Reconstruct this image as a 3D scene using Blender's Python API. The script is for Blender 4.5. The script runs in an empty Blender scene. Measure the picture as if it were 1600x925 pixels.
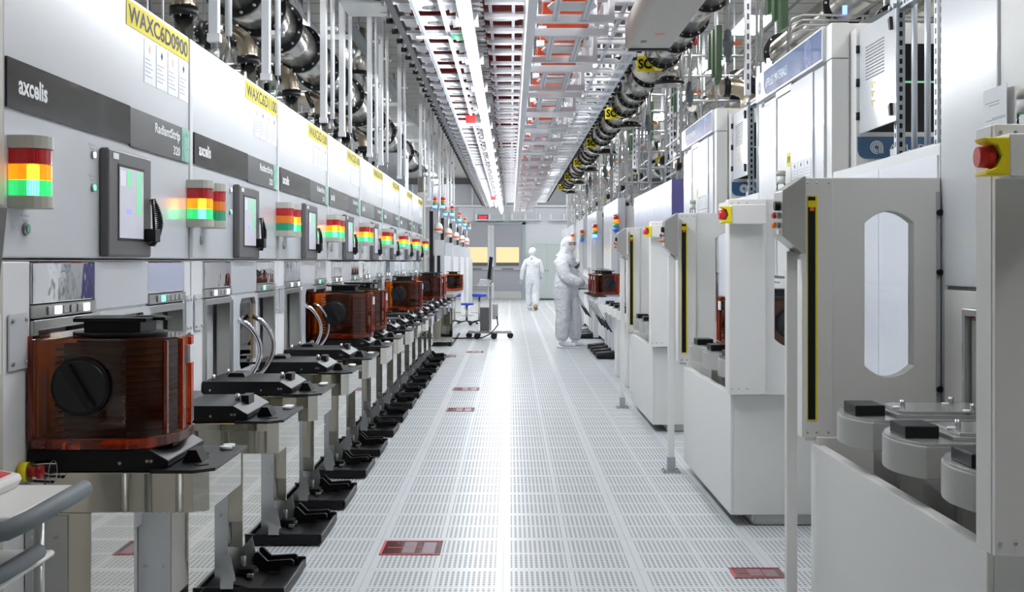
import bpy, math, random
from mathutils import Vector, Matrix
random.seed(7)
PI = math.pi
sc = bpy.context.scene
col = sc.collection

# ------------------------------------------------------------------ camera, light, exposure
CZ = 1.393
cam_d = bpy.data.cameras.new('camera')
cam_d.sensor_width = 36.0
cam_d.lens = 1933 / 1600 * 36
cam_d.shift_x = 2 / 1600
cam_d.shift_y = -54.5 / 1600
cam_d.clip_start = 0.05
cam_d.clip_end = 200
cam = bpy.data.objects.new('camera', cam_d)
cam.location = (0, 0, CZ)
cam.rotation_euler = (PI / 2, 0, 0)
col.objects.link(cam)
sc.camera = cam

world = bpy.data.worlds.new('world')
sc.world = world
world.use_nodes = True
world.node_tree.nodes['Background'].inputs[0].default_value = (0.93, 0.95, 1.0, 1)
world.node_tree.nodes['Background'].inputs[1].default_value = 0.3

sc.view_settings.view_transform = 'Standard'
sc.view_settings.look = 'None'
sc.view_settings.gamma = 1
sc.view_settings.use_curve_mapping = False
sc.view_settings.exposure = 0.36
sc.cycles.max_bounces = 8
sc.cycles.transparent_max_bounces = 16
sc.cycles.caustics_reflective = False
sc.cycles.caustics_refractive = False
sc.cycles.sample_clamp_indirect = 4

CEIL = 4.4
FAR = 44.9
TUBE_W = 52.0          # emission of the long tube line
PANEL_W = 28.0         # emission of the ceiling fixtures


# ------------------------------------------------------------------ materials
def mat(name, color, rough=0.5, metal=0.0, emit=None, es=0.0, coat=0.0, bump=None, ior=1.5, spec=0.5):
    m = bpy.data.materials.new(name)
    m.use_nodes = True
    nt = m.node_tree
    b = nt.nodes['Principled BSDF']
    b.inputs['Base Color'].default_value = (*color, 1)
    b.inputs['Roughness'].default_value = rough
    b.inputs['Metallic'].default_value = metal
    b.inputs['IOR'].default_value = ior
    b.inputs['Specular IOR Level'].default_value = spec
    if coat:
        b.inputs['Coat Weight'].default_value = coat
        b.inputs['Coat Roughness'].default_value = 0.04
    if emit:
        b.inputs['Emission Color'].default_value = (*emit, 1)
        b.inputs['Emission Strength'].default_value = es
    if bump:
        tc = nt.nodes.new('ShaderNodeTexCoord')
        n = nt.nodes.new('ShaderNodeTexNoise')
        n.inputs['Scale'].default_value = bump[0]
        n.inputs['Detail'].default_value = 2
        bp = nt.nodes.new('ShaderNodeBump')
        bp.inputs['Strength'].default_value = bump[1]
        bp.inputs['Distance'].default_value = bump[2]
        nt.links.new(tc.outputs['Object'], n.inputs['Vector'])
        nt.links.new(n.outputs['Fac'], bp.inputs['Height'])
        nt.links.new(bp.outputs['Normal'], b.inputs['Normal'])
    return m


def clear_mat(name, tint, refl=1.45, rough=0.03, body=None, bw=0.0):
    m = bpy.data.materials.new(name)
    m.use_nodes = True
    nt = m.node_tree
    nt.nodes.clear()
    out = nt.nodes.new('ShaderNodeOutputMaterial')
    mix = nt.nodes.new('ShaderNodeMixShader')
    tr = nt.nodes.new('ShaderNodeBsdfTransparent')
    tr.inputs[0].default_value = (*tint, 1)
    gl = nt.nodes.new('ShaderNodeBsdfGlossy')
    gl.inputs['Roughness'].default_value = rough
    gl.inputs['Color'].default_value = (1, 1, 1, 1)
    fr = nt.nodes.new('ShaderNodeFresnel')
    fr.inputs[0].default_value = refl
    nt.links.new(fr.outputs[0], mix.inputs[0])
    src = tr
    if body:
        df = nt.nodes.new('ShaderNodeBsdfDiffuse')
        df.inputs[0].default_value = (*body, 1)
        src = nt.nodes.new('ShaderNodeMixShader')
        src.inputs[0].default_value = bw
        nt.links.new(tr.outputs[0], src.inputs[1])
        nt.links.new(df.outputs[0], src.inputs[2])
    nt.links.new(src.outputs[0], mix.inputs[1])
    nt.links.new(gl.outputs[0], mix.inputs[2])
    nt.links.new(mix.outputs[0], out.inputs[0])
    return m


M = {}
M['panel'] = mat('glossy_white_panel', (0.62, 0.64, 0.68), 0.24, coat=0.35, bump=(260, 0.12, 0.0006))
M['cream'] = mat('cream_powder_coat', (0.79, 0.785, 0.77), 0.42, bump=(400, 0.1, 0.0004))
M['white'] = mat('white_paint', (0.78, 0.79, 0.81), 0.4)
M['beige'] = mat('beige_paint', (0.52, 0.50, 0.46), 0.5)
M['grey'] = mat('grey_paint', (0.42, 0.43, 0.45), 0.45)
M['bezel'] = mat('bezel_grey', (0.12, 0.115, 0.12), 0.45, spec=0.35)
M['band'] = mat('name_band_dark', (0.012, 0.011, 0.010), 0.16, coat=0.15, spec=0.4, bump=(240, 0.2, 0.0006))
M['band2'] = mat('name_band_grey', (0.045, 0.044, 0.045), 0.35, spec=0.35)
M['teal'] = mat('logo_green', (0.20, 0.48, 0.38), 0.3)
M['teal2'] = mat('logo_green_light', (0.40, 0.66, 0.56), 0.3)
M['ink'] = mat('ink_grey', (0.045, 0.05, 0.09), 0.6, spec=0.2)
M['inkp'] = mat('ink_pale', (0.38, 0.40, 0.45), 0.6)
M['letter'] = mat('letter_white', (0.80, 0.82, 0.84), 0.4)
M['yellow'] = mat('sign_yellow', (0.80, 0.66, 0.015), 0.55, spec=0.25)
M['bright'] = mat('bright_cabinet_white', (0.84, 0.86, 0.93), 0.3)
M['paper'] = mat('paper', (0.80, 0.82, 0.86), 0.6)
M['steel'] = mat('stainless', (0.64, 0.62, 0.56), 0.03, 1.0, bump=(4, 0.02, 0.01))
M['steelmat'] = mat('brushed_steel', (0.52, 0.52, 0.50), 0.32, 1.0)
M['mirror'] = mat('chrome_panel', (0.75, 0.76, 0.80), 0.03, 1.0, bump=(9, 0.06, 0.01))
M['pipe'] = mat('pipe_steel', (0.50, 0.485, 0.45), 0.22, 1.0, bump=(14, 0.12, 0.01))
M['brass'] = mat('bellows_steel', (0.42, 0.36, 0.28), 0.3, 1.0)
M['galv'] = mat('galvanised', (0.45, 0.49, 0.52), 0.38, 0.8)
M['alu'] = mat('aluminium_extrusion', (0.72, 0.76, 0.82), 0.35, 0.25)
M['aluwhite'] = mat('white_extrusion', (0.90, 0.92, 0.95), 0.35)
M['portlight'] = mat('port_interior_grey', (0.56, 0.58, 0.59), 0.4)
M['win_reflection'] = mat('window_reflection_grey', (0.24, 0.17, 0.19), 0.3)  # flat grey standing in for reflections on the floor windows
M['nearwall'] = mat('olive_wall', (0.34, 0.32, 0.26), 0.6)
M['poddoor'] = mat('pod_door_orange', (1.0, 0.62, 0.06), 0.45)
M['black'] = mat('black_plastic', (0.004, 0.004, 0.005), 0.42, spec=0.28)
M['blackmetal'] = mat('black_anodised', (0.010, 0.011, 0.013), 0.34, spec=0.35)
M['darkrail'] = mat('rail_charcoal', (0.06, 0.065, 0.08), 0.35)
M['rubber'] = mat('grey_rubber', (0.13, 0.15, 0.17), 0.6)
M['pod'] = clear_mat('amber_pod_shell', (0.99, 0.50, 0.10), 1.5, 0.03, (0.60, 0.05, 0.01), 0.02)
M['podrim'] = clear_mat('amber_pod_rim', (0.92, 0.26, 0.07), 1.6, 0.05, (0.5, 0.05, 0.01), 0.12)
M['podin'] = mat('pod_wafers', (0.010, 0.004, 0.003), 0.5, spec=0.2)
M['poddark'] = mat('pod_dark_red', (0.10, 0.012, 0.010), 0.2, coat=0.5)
M['amberglass'] = clear_mat('amber_glass', (0.85, 0.60, 0.08), 1.4)
M['glass'] = clear_mat('clear_glass', (0.96, 0.97, 0.98), 1.35)
M['sheet'] = mat('notice_sheet', (0.72, 0.74, 0.78), 0.4)
M['green'] = mat('green_duct', (0.008, 0.055, 0.010), 0.4)
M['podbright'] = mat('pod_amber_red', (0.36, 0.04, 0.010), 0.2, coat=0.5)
M['blue'] = mat('sign_blue', (0.045, 0.12, 0.30), 0.25, coat=0.4)
M['blue2'] = mat('sign_blue_faint', (0.11, 0.20, 0.40), 0.3, coat=0.4)
M['navy'] = mat('plate_navy', (0.012, 0.075, 0.17), 0.3)
M['purple'] = mat('cabinet_purple', (0.13, 0.12, 0.33), 0.35)
M['lav'] = mat('cabinet_lavender', (0.60, 0.64, 0.80), 0.25, coat=0.4)
M['portgrey'] = mat('load_port_grey', (0.42, 0.42, 0.405), 0.32, 0.2)
M['plate'] = mat('plate_silver', (0.52, 0.53, 0.53), 0.25, 0.7)
M['red'] = mat('red_plastic', (0.62, 0.02, 0.02), 0.3)
M['redpaint'] = mat('red_marking', (0.60, 0.05, 0.07), 0.4)
M['orange'] = mat('orange_plastic', (0.80, 0.16, 0.02), 0.3)
M['stoolblue'] = mat('stool_blue', (0.02, 0.05, 0.45), 0.4)
M['suit'] = mat('cleanroom_fabric', (0.78, 0.80, 0.84), 0.8, bump=(9, 1.0, 0.05))
M['skin'] = mat('skin', (0.42, 0.20, 0.13), 0.5)
M['hair'] = mat('dark_brow', (0.05, 0.025, 0.02), 0.6)
M['glove'] = mat('glove_grey', (0.42, 0.45, 0.49), 0.5)
M['sole'] = mat('boot_sole_tan', (0.40, 0.26, 0.10), 0.6)
M['wallgrey'] = mat('wall_grey_panel', (0.44, 0.46, 0.51), 0.5)
M['walllight'] = mat('wall_light_panel', (0.70, 0.73, 0.78), 0.5)
M['wallwhite'] = mat('wall_white', (0.62, 0.62, 0.60), 0.6)
M['doorgrey'] = mat('door_grey', (0.37, 0.375, 0.42), 0.4)
M['doorframe'] = mat('door_frame_green', (0.38, 0.47, 0.49), 0.4)
M['cabgreen'] = mat('locker_pale_green', (0.48, 0.54, 0.54), 0.4)
M['amberwin'] = mat('lit_yellow_window', (0.8, 0.65, 0.35), 0.4, emit=(1.0, 0.70, 0.36), es=0.42)
M['tube'] = mat('light_tube', (1, 1, 1), 0.4, emit=(0.93, 0.97, 1.0), es=TUBE_W)
M['fixture'] = mat('light_diffuser', (1, 1, 1), 0.4, emit=(0.98, 0.98, 0.98), es=PANEL_W)
M['lcd'] = mat('lcd_screen', (0.5, 0.5, 0.56), 0.25, emit=(0.62, 0.62, 0.74), es=0.25)
M['lcdw'] = mat('lcd_white', (0.5, 0.5, 0.56), 0.25, emit=(0.8, 0.8, 0.9), es=0.35)
M['lcdg'] = mat('lcd_green', (0.2, 0.7, 0.4), 0.25, emit=(0.30, 0.80, 0.45), es=0.3)
M['lcdb'] = mat('lcd_blue', (0.3, 0.3, 0.8), 0.25, emit=(0.35, 0.35, 0.95), es=0.5)
M['ledg'] = mat('led_green', (0.1, 0.7, 0.3), 0.3, emit=(0.15, 1.0, 0.45), es=1.6)
M['ledw'] = mat('led_white', (0.8, 0.8, 0.9), 0.3, emit=(0.85, 0.88, 1.0), es=2.0)
M['ledb'] = mat('led_blue', (0.2, 0.3, 0.9), 0.3, emit=(0.12, 0.20, 1.0), es=3.0)
M['ledc'] = mat('led_cyan', (0.3, 0.6, 0.9), 0.3, emit=(0.3, 0.7, 1.0), es=3.0)
M['pcb'] = mat('circuit_green', (0.01, 0.22, 0.10), 0.4)
M['lens_cap'] = mat('tower_cap', (0.50, 0.49, 0.44), 0.35)


def lens(name, base, emit_c, strength):
    """ribbed lens; when lit, a bulb in its middle glows (a lamp)"""
    m = mat(name, base, 0.18, coat=0.6)
    nt = m.node_tree
    b = nt.nodes['Principled BSDF']
    tc = nt.nodes.new('ShaderNodeTexCoord')
    w = nt.nodes.new('ShaderNodeTexWave')
    w.inputs['Scale'].default_value = 60
    bp = nt.nodes.new('ShaderNodeBump')
    bp.inputs['Strength'].default_value = 0.4
    bp.inputs['Distance'].default_value = 0.002
    nt.links.new(tc.outputs['Object'], w.inputs['Vector'])
    nt.links.new(w.outputs['Fac'], bp.inputs['Height'])
    nt.links.new(bp.outputs['Normal'], b.inputs['Normal'])
    b.inputs['Emission Color'].default_value = (*emit_c, 1)
    b.inputs['Emission Strength'].default_value = strength
    return m


M['rl'] = lens('lens_red', (0.40, 0.006, 0.012), (0.6, 0.01, 0.01), 0.06)
M['al'] = lens('lens_amber', (0.70, 0.18, 0.01), (0.9, 0.2, 0.0), 0.08)
M['gl'] = lens('lens_green', (0.01, 0.25, 0.14), (0.0, 0.4, 0.2), 0.12)
M['bl'] = lens('lens_blue', (0.01, 0.10, 0.55), (0.0, 0.1, 0.8), 0.2)
M['alit'] = lens('lens_amber_lit', (0.85, 0.26, 0.01), (1.0, 0.30, 0.0), 0.50)
M['glit'] = lens('lens_green_lit', (0.01, 0.38, 0.16), (0.0, 0.60, 0.22), 0.38)
M['bllit'] = lens('lens_blue_lit', (0.15, 0.30, 0.95), (0.12, 0.30, 1.0), 2.4)
def lit_lens(name, tint, glow, gs):
    m = bpy.data.materials.new(name)
    m.use_nodes = True
    nt = m.node_tree
    nt.nodes.clear()
    out = nt.nodes.new('ShaderNodeOutputMaterial')
    tr = nt.nodes.new('ShaderNodeBsdfTransparent')
    tr.inputs[0].default_value = (*tint, 1)
    p = nt.nodes.new('ShaderNodeBsdfPrincipled')
    p.inputs['Base Color'].default_value = (*tint, 1)
    p.inputs['Roughness'].default_value = 0.2
    p.inputs['Emission Color'].default_value = (*glow, 1)
    p.inputs['Emission Strength'].default_value = gs
    tc = nt.nodes.new('ShaderNodeTexCoord')
    w = nt.nodes.new('ShaderNodeTexWave')
    w.inputs['Scale'].default_value = 55
    mr = nt.nodes.new('ShaderNodeMapRange')
    mr.inputs['To Min'].default_value = 0.45
    mr.inputs['To Max'].default_value = 0.85
    mx = nt.nodes.new('ShaderNodeMixShader')
    nt.links.new(tc.outputs['Object'], w.inputs['Vector'])
    nt.links.new(w.outputs['Fac'], mr.inputs['Value'])
    nt.links.new(mr.outputs[0], mx.inputs[0])
    nt.links.new(tr.outputs[0], mx.inputs[1])
    nt.links.new(p.outputs[0], mx.inputs[2])
    nt.links.new(mx.outputs[0], out.inputs[0])
    return m


M['alit'] = lit_lens('lens_amber_lit', (1.0, 0.50, 0.04), (1.0, 0.34, 0.0), 0.55)
M['glit'] = lit_lens('lens_green_lit', (0.15, 0.95, 0.45), (0.0, 0.62, 0.20), 0.38)
M['bulb'] = mat('lamp_core_warm', (1, 0.9, 0.5), 0.3, emit=(1.0, 0.85, 0.50), es=9.0)
M['bulbg'] = mat('lamp_core_green', (0.7, 1, 0.8), 0.3, emit=(0.80, 1.0, 0.85), es=6.0)


def floor_material():
    m = bpy.data.materials.new('perforated_floor_tile')
    m.use_nodes = True
    nt = m.node_tree
    b = nt.nodes['Principled BSDF']
    N, L = nt.nodes, nt.links

    def math_(op, a, c=None, d=None):
        n = N.new('ShaderNodeMath')
        n.operation = op
        for i, v in enumerate((a, c, d)):
            if v is None:
                continue
            if isinstance(v, (int, float)):
                n.inputs[i].default_value = v
            else:
                L.new(v, n.inputs[i])
        return n.outputs[0]
    tc = N.new('ShaderNodeNewGeometry')
    sp = N.new('ShaderNodeSeparateXYZ')
    L.new(tc.outputs['Position'], sp.inputs[0])
    T = 0.61
    u = math_('DIVIDE', math_('ADD', sp.outputs[0], 0.034 + 40 * T), T)
    v = math_('DIVIDE', math_('ADD', sp.outputs[1], -5.587 + 40 * T), T)

    def band(t, lo, hi):      # 1 inside (lo,hi)
        return math_('MULTIPLY', math_('GREATER_THAN', t, lo), math_('LESS_THAN', t, hi))
    fu = math_('FRACT', u)
    fv = math_('FRACT', v)
    # perforated fields: 2 x 2 in a tile
    hu = math_('FRACT', math_('MULTIPLY', fu, 2.0))
    hv = math_('FRACT', math_('MULTIPLY', fv, 2.0))
    inside = math_('MULTIPLY', band(fu, 0.055, 0.945), band(fv, 0.04, 0.96))
    mid = math_('MULTIPLY', band(hu, 0.035, 0.965), band(hv, 0.05, 0.95))
    slotu = band(math_('FRACT', math_('MULTIPLY', hu, 13.0)), 0.24, 0.76)
    slotv = band(math_('FRACT', math_('MULTIPLY', hv, 10.0)), 0.24, 0.76)
    hole = math_('MULTIPLY', math_('MULTIPLY', inside, mid), math_('MULTIPLY', slotu, slotv))
    # joints between tiles
    eu = math_('MULTIPLY', math_('MAXIMUM', math_('LESS_THAN', fu, 0.004), math_('GREATER_THAN', fu, 0.996)), 1.0)
    ev = math_('MAXIMUM', math_('LESS_THAN', fv, 0.004), math_('GREATER_THAN', fv, 0.996))
    joint = math_('MAXIMUM', eu, ev)
    noise = N.new('ShaderNodeTexNoise')
    noise.inputs['Scale'].default_value = 1.7
    L.new(tc.outputs['Position'], noise.inputs['Vector'])
    cr = N.new('ShaderNodeValToRGB')
    cr.color_ramp.elements[0].color = (0.60, 0.63, 0.65, 1)
    cr.color_ramp.elements[1].color = (0.70, 0.73, 0.75, 1)
    L.new(noise.outputs['Fac'], cr.inputs[0])
    m1 = N.new('ShaderNodeMixRGB')
    L.new(hole, m1.inputs[0])
    L.new(cr.outputs[0], m1.inputs[1])
    m1.inputs[2].default_value = (0.22, 0.23, 0.24, 1)
    m2 = N.new('ShaderNodeMixRGB')
    L.new(math_('MULTIPLY', joint, 0.6), m2.inputs[0])
    L.new(m1.outputs[0], m2.inputs[1])
    m2.inputs[2].default_value = (0.30, 0.31, 0.32, 1)
    L.new(m2.outputs[0], b.inputs['Base Color'])
    L.new(math_('MULTIPLY_ADD', hole, 0.4, 0.32), b.inputs['Roughness'])
    L.new(math_('MULTIPLY_ADD', hole, -0.5, 0.5), b.inputs['Specular IOR Level'])
    return m


def grid_material(name, base, line, pitchx, pitchy, w, ox=0.0, oy=0.0, axes=(0, 1), rough=0.5):
    m = bpy.data.materials.new(name)
    m.use_nodes = True
    nt = m.node_tree
    b = nt.nodes['Principled BSDF']
    N, L = nt.nodes, nt.links
    geo = N.new('ShaderNodeNewGeometry')
    sp = N.new('ShaderNodeSeparateXYZ')
    L.new(geo.outputs['Position'], sp.inputs[0])

    def M_(op, a, c=None):
        n = N.new('ShaderNodeMath')
        n.operation = op
        for i, v in enumerate((a, c)):
            if v is None:
                continue
            if isinstance(v, (int, float)):
                n.inputs[i].default_value = v
            else:
                L.new(v, n.inputs[i])
        return n.outputs[0]
    fx = M_('FRACT', M_('DIVIDE', M_('ADD', sp.outputs[axes[0]], 100 * pitchx + ox), pitchx))
    fy = M_('FRACT', M_('DIVIDE', M_('ADD', sp.outputs[axes[1]], 100 * pitchy + oy), pitchy))
    ln = M_('MAXIMUM', M_('LESS_THAN', fx, w / pitchx), M_('LESS_THAN', fy, w / pitchy))
    mx = N.new('ShaderNodeMixRGB')
    L.new(ln, mx.inputs[0])
    mx.inputs[1].default_value = (*base, 1)
    mx.inputs[2].default_value = (*line, 1)
    L.new(mx.outputs[0], b.inputs['Base Color'])
    b.inputs['Roughness'].default_value = rough
    return m


M['floor'] = floor_material()
M['ceil'] = grid_material('ceiling_grid', (0.58, 0.57, 0.53), (0.22, 0.22, 0.21), 1.2, 0.6, 0.05, ox=0.3)
M['sidewall'] = grid_material('side_wall_panels', (0.62, 0.61, 0.57), (0.30, 0.30, 0.28), 1.2, 1.2, 0.03, axes=(1, 2))


# ------------------------------------------------------------------ mesh builder
class MB:
    def __init__(s):
        s.v, s.f, s.m, s.s = [], [], [], []
        s.mats = []

    def mi(s, m):
        if m not in s.mats:
            s.mats.append(m)
        return s.mats.index(m)

    def add(s, vs, fs, m, smooth=False):
        o = len(s.v)
        s.v += [tuple(p) for p in vs]
        k = s.mi(m)
        for f in fs:
            s.f.append([o + i for i in f])
            s.m.append(k)
            s.s.append(smooth)
        return s

    def box(s, x0, x1, y0, y1, z0, z1, m='white'):
        x0, x1 = min(x0, x1), max(x0, x1)
        y0, y1 = min(y0, y1), max(y0, y1)
        z0, z1 = min(z0, z1), max(z0, z1)
        vs = [(x, y, z) for z in (z0, z1) for y in (y0, y1) for x in (x0, x1)]
        return s.add(vs, [(0, 2, 3, 1), (4, 5, 7, 6), (0, 1, 5, 4), (2, 6, 7, 3), (0, 4, 6, 2), (1, 3, 7, 5)], m)

    def prism(s, poly, axis, a0, a1, m='white', smooth=False):
        """poly: 2-D points; axis 'z': (x,y); 'y': (x,z); 'x': (y,z)"""
        a0, a1 = min(a0, a1), max(a0, a1)
        area = sum(poly[i][0] * poly[(i + 1) % len(poly)][1] - poly[(i + 1) % len(poly)][0] * poly[i][1] for i in range(len(poly)))
        if area < 0:
            poly = poly[::-1]
        if axis == 'y':
            poly = poly[::-1]

        def P(p, a):
            return {'z': (p[0], p[1], a), 'y': (p[0], a, p[1]), 'x': (a, p[0], p[1])}[axis]
        n = len(poly)
        vs = [P(p, a0) for p in poly] + [P(p, a1) for p in poly]
        s.add(vs, [tuple(range(n))[::-1], tuple(range(n, 2 * n))], m)
        o = len(s.v) - 2 * n
        k = s.mi(m)
        for i in range(n):
            j = (i + 1) % n
            s.f.append([o + i, o + j, o + n + j, o + n + i])
            s.m.append(k)
            s.s.append(smooth)
        return s

    def ring(s, outer, inner, axis, a0, a1, m='white'):
        """plate with a hole: outer and inner have the same number of points, wound alike"""
        n = len(outer)

        def P(p, a):
            return {'z': (p[0], p[1], a), 'y': (p[0], a, p[1]), 'x': (a, p[0], p[1])}[axis]
        vs = [P(p, a0) for p in outer] + [P(p, a0) for p in inner] + [P(p, a1) for p in outer] + [P(p, a1) for p in inner]
        fs = []
        for i in range(n):
            j = (i + 1) % n
            fs += [(i, j, n + j, n + i), (2 * n + i, 3 * n + i, 3 * n + j, 2 * n + j),
                   (i, 2 * n + i, 2 * n + j, j), (n + i, n + j, 3 * n + j, 3 * n + i)]
        return s.add(vs, fs, m)

    def cyl(s, p0, p1, r0, r1=None, n=14, m='steelmat', caps=True):
        r1 = r0 if r1 is None else r1
        p0, p1 = Vector(p0), Vector(p1)
        d = (p1 - p0).normalized()
        a = d.orthogonal().normalized()
        b = d.cross(a)
        vs = []
        for p, r in ((p0, r0), (p1, r1)):
            for i in range(n):
                t = 2 * PI * i / n
                vs.append(p + (a * math.cos(t) + b * math.sin(t)) * r)
        s.add(vs, [(i, (i + 1) % n, n + (i + 1) % n, n + i) for i in range(n)], m, True)
        if caps:
            o = len(s.v) - 2 * n
            k = s.mi(m)
            for f in (list(range(n))[::-1], list(range(n, 2 * n))):
                s.f.append([o + i for i in f])
                s.m.append(k)
                s.s.append(False)
        return s

    def tube(s, pts, r, n=8, m='steelmat', caps=True):
        pts = [Vector(p) for p in pts]
        rings = []
        a = None
        for i, p in enumerate(pts):
            d = (pts[min(i + 1, len(pts) - 1)] - pts[max(i - 1, 0)]).normalized()
            if a is None:
                a = d.orthogonal().normalized()
            a = (a - d * a.dot(d)).normalized()
            b = d.cross(a)
            rr = r[i] if isinstance(r, (list, tuple)) else r
            rings.append([p + (a * math.cos(2 * PI * k / n) + b * math.sin(2 * PI * k / n)) * rr for k in range(n)])
        vs = [q for g in rings for q in g]
        fs = []
        for i in range(len(pts) - 1):
            for k in range(n):
                k2 = (k + 1) % n
                fs.append((i * n + k, i * n + k2, (i + 1) * n + k2, (i + 1) * n + k))
        s.add(vs, fs, m, True)
        if caps:
            o = len(s.v) - len(vs)
            k = s.mi(m)
            for f in (list(range(n))[::-1], list(range(len(vs) - n, len(vs)))):
                s.f.append([o + i for i in f])
                s.m.append(k)
                s.s.append(False)
        return s

    def ball(s, c, r, m='white', n=12, sz=(1, 1, 1), half=False):
        rings = n // 2
        lo = 0
        vs, fs = [], []
        for i in range(rings + 1):
            ph = (PI / 2 if half else PI) * i / rings
            for k in range(n):
                t = 2 * PI * k / n
                vs.append((c[0] + r * sz[0] * math.sin(ph) * math.cos(t), c[1] + r * sz[1] * math.sin(ph) * math.sin(t), c[2] + r * sz[2] * math.cos(ph)))
        for i in range(rings):
            for k in range(n):
                k2 = (k + 1) % n
                fs.append((i * n + k, (i + 1) * n + k, (i + 1) * n + k2, i * n + k2))
        return s.add(vs, fs, m, True)

    def build(s, name, parent=None, bevel=0.0, seg=2):
        me = bpy.data.meshes.new(name)
        me.from_pydata(s.v, [], s.f)
        for m in s.mats:
            me.materials.append(M[m])
        me.polygons.foreach_set('material_index', s.m)
        me.polygons.foreach_set('use_smooth', s.s)
        me.update()
        o = bpy.data.objects.new(name, me)
        col.objects.link(o)
        if parent is not None:
            o.parent = parent
        if bevel:
            b = o.modifiers.new('bevel', 'BEVEL')
            b.width = bevel
            b.segments = seg
            b.limit_method = 'ANGLE'
            b.angle_limit = 0.9
        return o


def islands(mb, eps=0.003):
    n = len(mb.v)
    par = list(range(n))

    def find(a):
        while par[a] != a:
            par[a] = par[par[a]]
            a = par[a]
        return a
    for f in mb.f:
        r = find(f[0])
        for i in f[1:]:
            par[find(i)] = r
    groups = {}
    for i in range(n):
        groups.setdefault(find(i), []).append(i)
    boxes = []
    for k, ids in groups.items():
        boxes.append([[min(mb.v[i][a] for i in ids) - eps for a in range(3)], [max(mb.v[i][a] for i in ids) + eps for a in range(3)], {k}])
    again = True
    while again:
        again = False
        for a in range(len(boxes)):
            for b in range(a + 1, len(boxes)):
                A, B = boxes[a], boxes[b]
                if all(A[0][q] <= B[1][q] and B[0][q] <= A[1][q] for q in range(3)):
                    boxes[a] = [[min(A[0][q], B[0][q]) for q in range(3)], [max(A[1][q], B[1][q]) for q in range(3)], A[2] | B[2]]
                    boxes.pop(b)
                    again = True
                    break
            if again:
                break
    out = []
    for _, _, roots in boxes:
        m = MB()
        m.mats = list(mb.mats)
        idx = {}
        for i in range(n):
            if find(i) in roots:
                idx[i] = len(m.v)
                m.v.append(mb.v[i])
        for f, k, sm in zip(mb.f, mb.m, mb.s):
            if f[0] in idx:
                m.f.append([idx[i] for i in f])
                m.m.append(k)
                m.s.append(sm)
        out.append(m)
    return out


def split(mb, name, parent, bevel=0.0):
    """each separate piece becomes a part of its own"""
    return [m.build(name, parent, bevel) for m in islands(mb)]


def resize(root, s, dz):
    """set the real size of a prototype by rewriting its vertices"""
    done = set()

    def walk(o):
        if o.type == 'MESH' and o.data.name not in done:
            done.add(o.data.name)
            for v in o.data.vertices:
                v.co = v.co * s + Vector((0, 0, dz))
        for c in o.children:
            walk(c)
    walk(root)
    return root


def tag(o, label=None, cat=None, group=None, kind=None):
    if label:
        o['label'] = label
    if cat:
        o['category'] = cat
    if group:
        o['group'] = group
    if kind:
        o['kind'] = kind
    return o


def thing(name, label, cat, loc=(0, 0, 0), rz=0.0, group=None):
    o = bpy.data.objects.new(name, None)
    o.empty_display_size = 0.1
    col.objects.link(o)
    o.location = loc
    o.rotation_euler = (0, 0, rz)
    return tag(o, label, cat, group)


def copy_tree(o, parent=None):
    c = o.copy()
    col.objects.link(c)
    if parent is not None:
        c.parent = parent
    for ch in list(o.children):
        copy_tree(ch, c)
    return c


def dup(root, loc, label, rz=None, group=None):
    c = copy_tree(root)
    c.location = loc
    if rz is not None:
        c.rotation_euler = (0, 0, rz)
    c['label'] = label
    if group:
        c['group'] = group
    return c


def struct(name, mb, bevel=0):
    o = mb.build(name, bevel=bevel)
    o['kind'] = 'structure'
    return o


def place_copies(root, items, group=None):
    """first item moves root itself, others copy it; items: (loc, label[, rz])"""
    out = []
    for i, it in enumerate(items):
        if i == 0:
            out.append(root)
        else:
            out.append(copy_tree(root))
    for o, it in zip(out, items):
        o.location = it[0]
        o['label'] = it[1]
        if len(it) > 2:
            o.rotation_euler = (0, 0, it[2])
        if group:
            o['group'] = group
    return out


ROTS = {'left': Matrix(((0, 0, 1), (1, 0, 0), (0, 1, 0))),      # on a face looking +X
        'right': Matrix(((0, 0, -1), (-1, 0, 0), (0, 1, 0))),   # on a face looking -X
        'front': Matrix(((1, 0, 0), (0, 0, -1), (0, 1, 0))),    # on a face looking -Y
        'top': Matrix(((1, 0, 0), (0, 1, 0), (0, 0, 1)))}


def text(name, body, at, h, w, face, m='letter', parent=None, bold=0.0, depth=0.0006):
    """letters of height h squeezed into width w, lower left corner at `at`"""
    cu = bpy.data.curves.new(name, 'FONT')
    cu.body = body
    cu.size = 1.0
    cu.offset = bold
    cu.extrude = 0.0
    cu.resolution_u = 3
    o = bpy.data.objects.new(name, cu)
    col.objects.link(o)
    dg = bpy.context.evaluated_depsgraph_get()
    me = bpy.data.meshes.new_from_object(o.evaluated_get(dg))
    bpy.data.objects.remove(o)
    xs = [v.co.x for v in me.vertices]
    ys = [v.co.y for v in me.vertices]
    x0, x1, y0, y1 = min(xs), max(xs), min(ys), max(ys)
    R = ROTS[face]
    n = R @ Vector((0, 0, depth))
    for v in me.vertices:
        q = Vector(((v.co.x - x0) / (x1 - x0) * w, (v.co.y - y0) / (y1 - y0) * h, 0))
        v.co = R @ q + Vector(at) + n
    me.materials.clear()
    me.materials.append(M[m])
    me.name = name
    t = bpy.data.objects.new(name, me)
    col.objects.link(t)
    if parent is not None:
        t.parent = parent
    return t


def arc(cx, cy, r, a0, a1, n, ry=None):
    ry = r if ry is None else ry
    return [(cx + r * math.cos(math.radians(a0 + (a1 - a0) * i / n)), cy + ry * math.sin(math.radians(a0 + (a1 - a0) * i / n))) for i in range(n + 1)]


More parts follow.
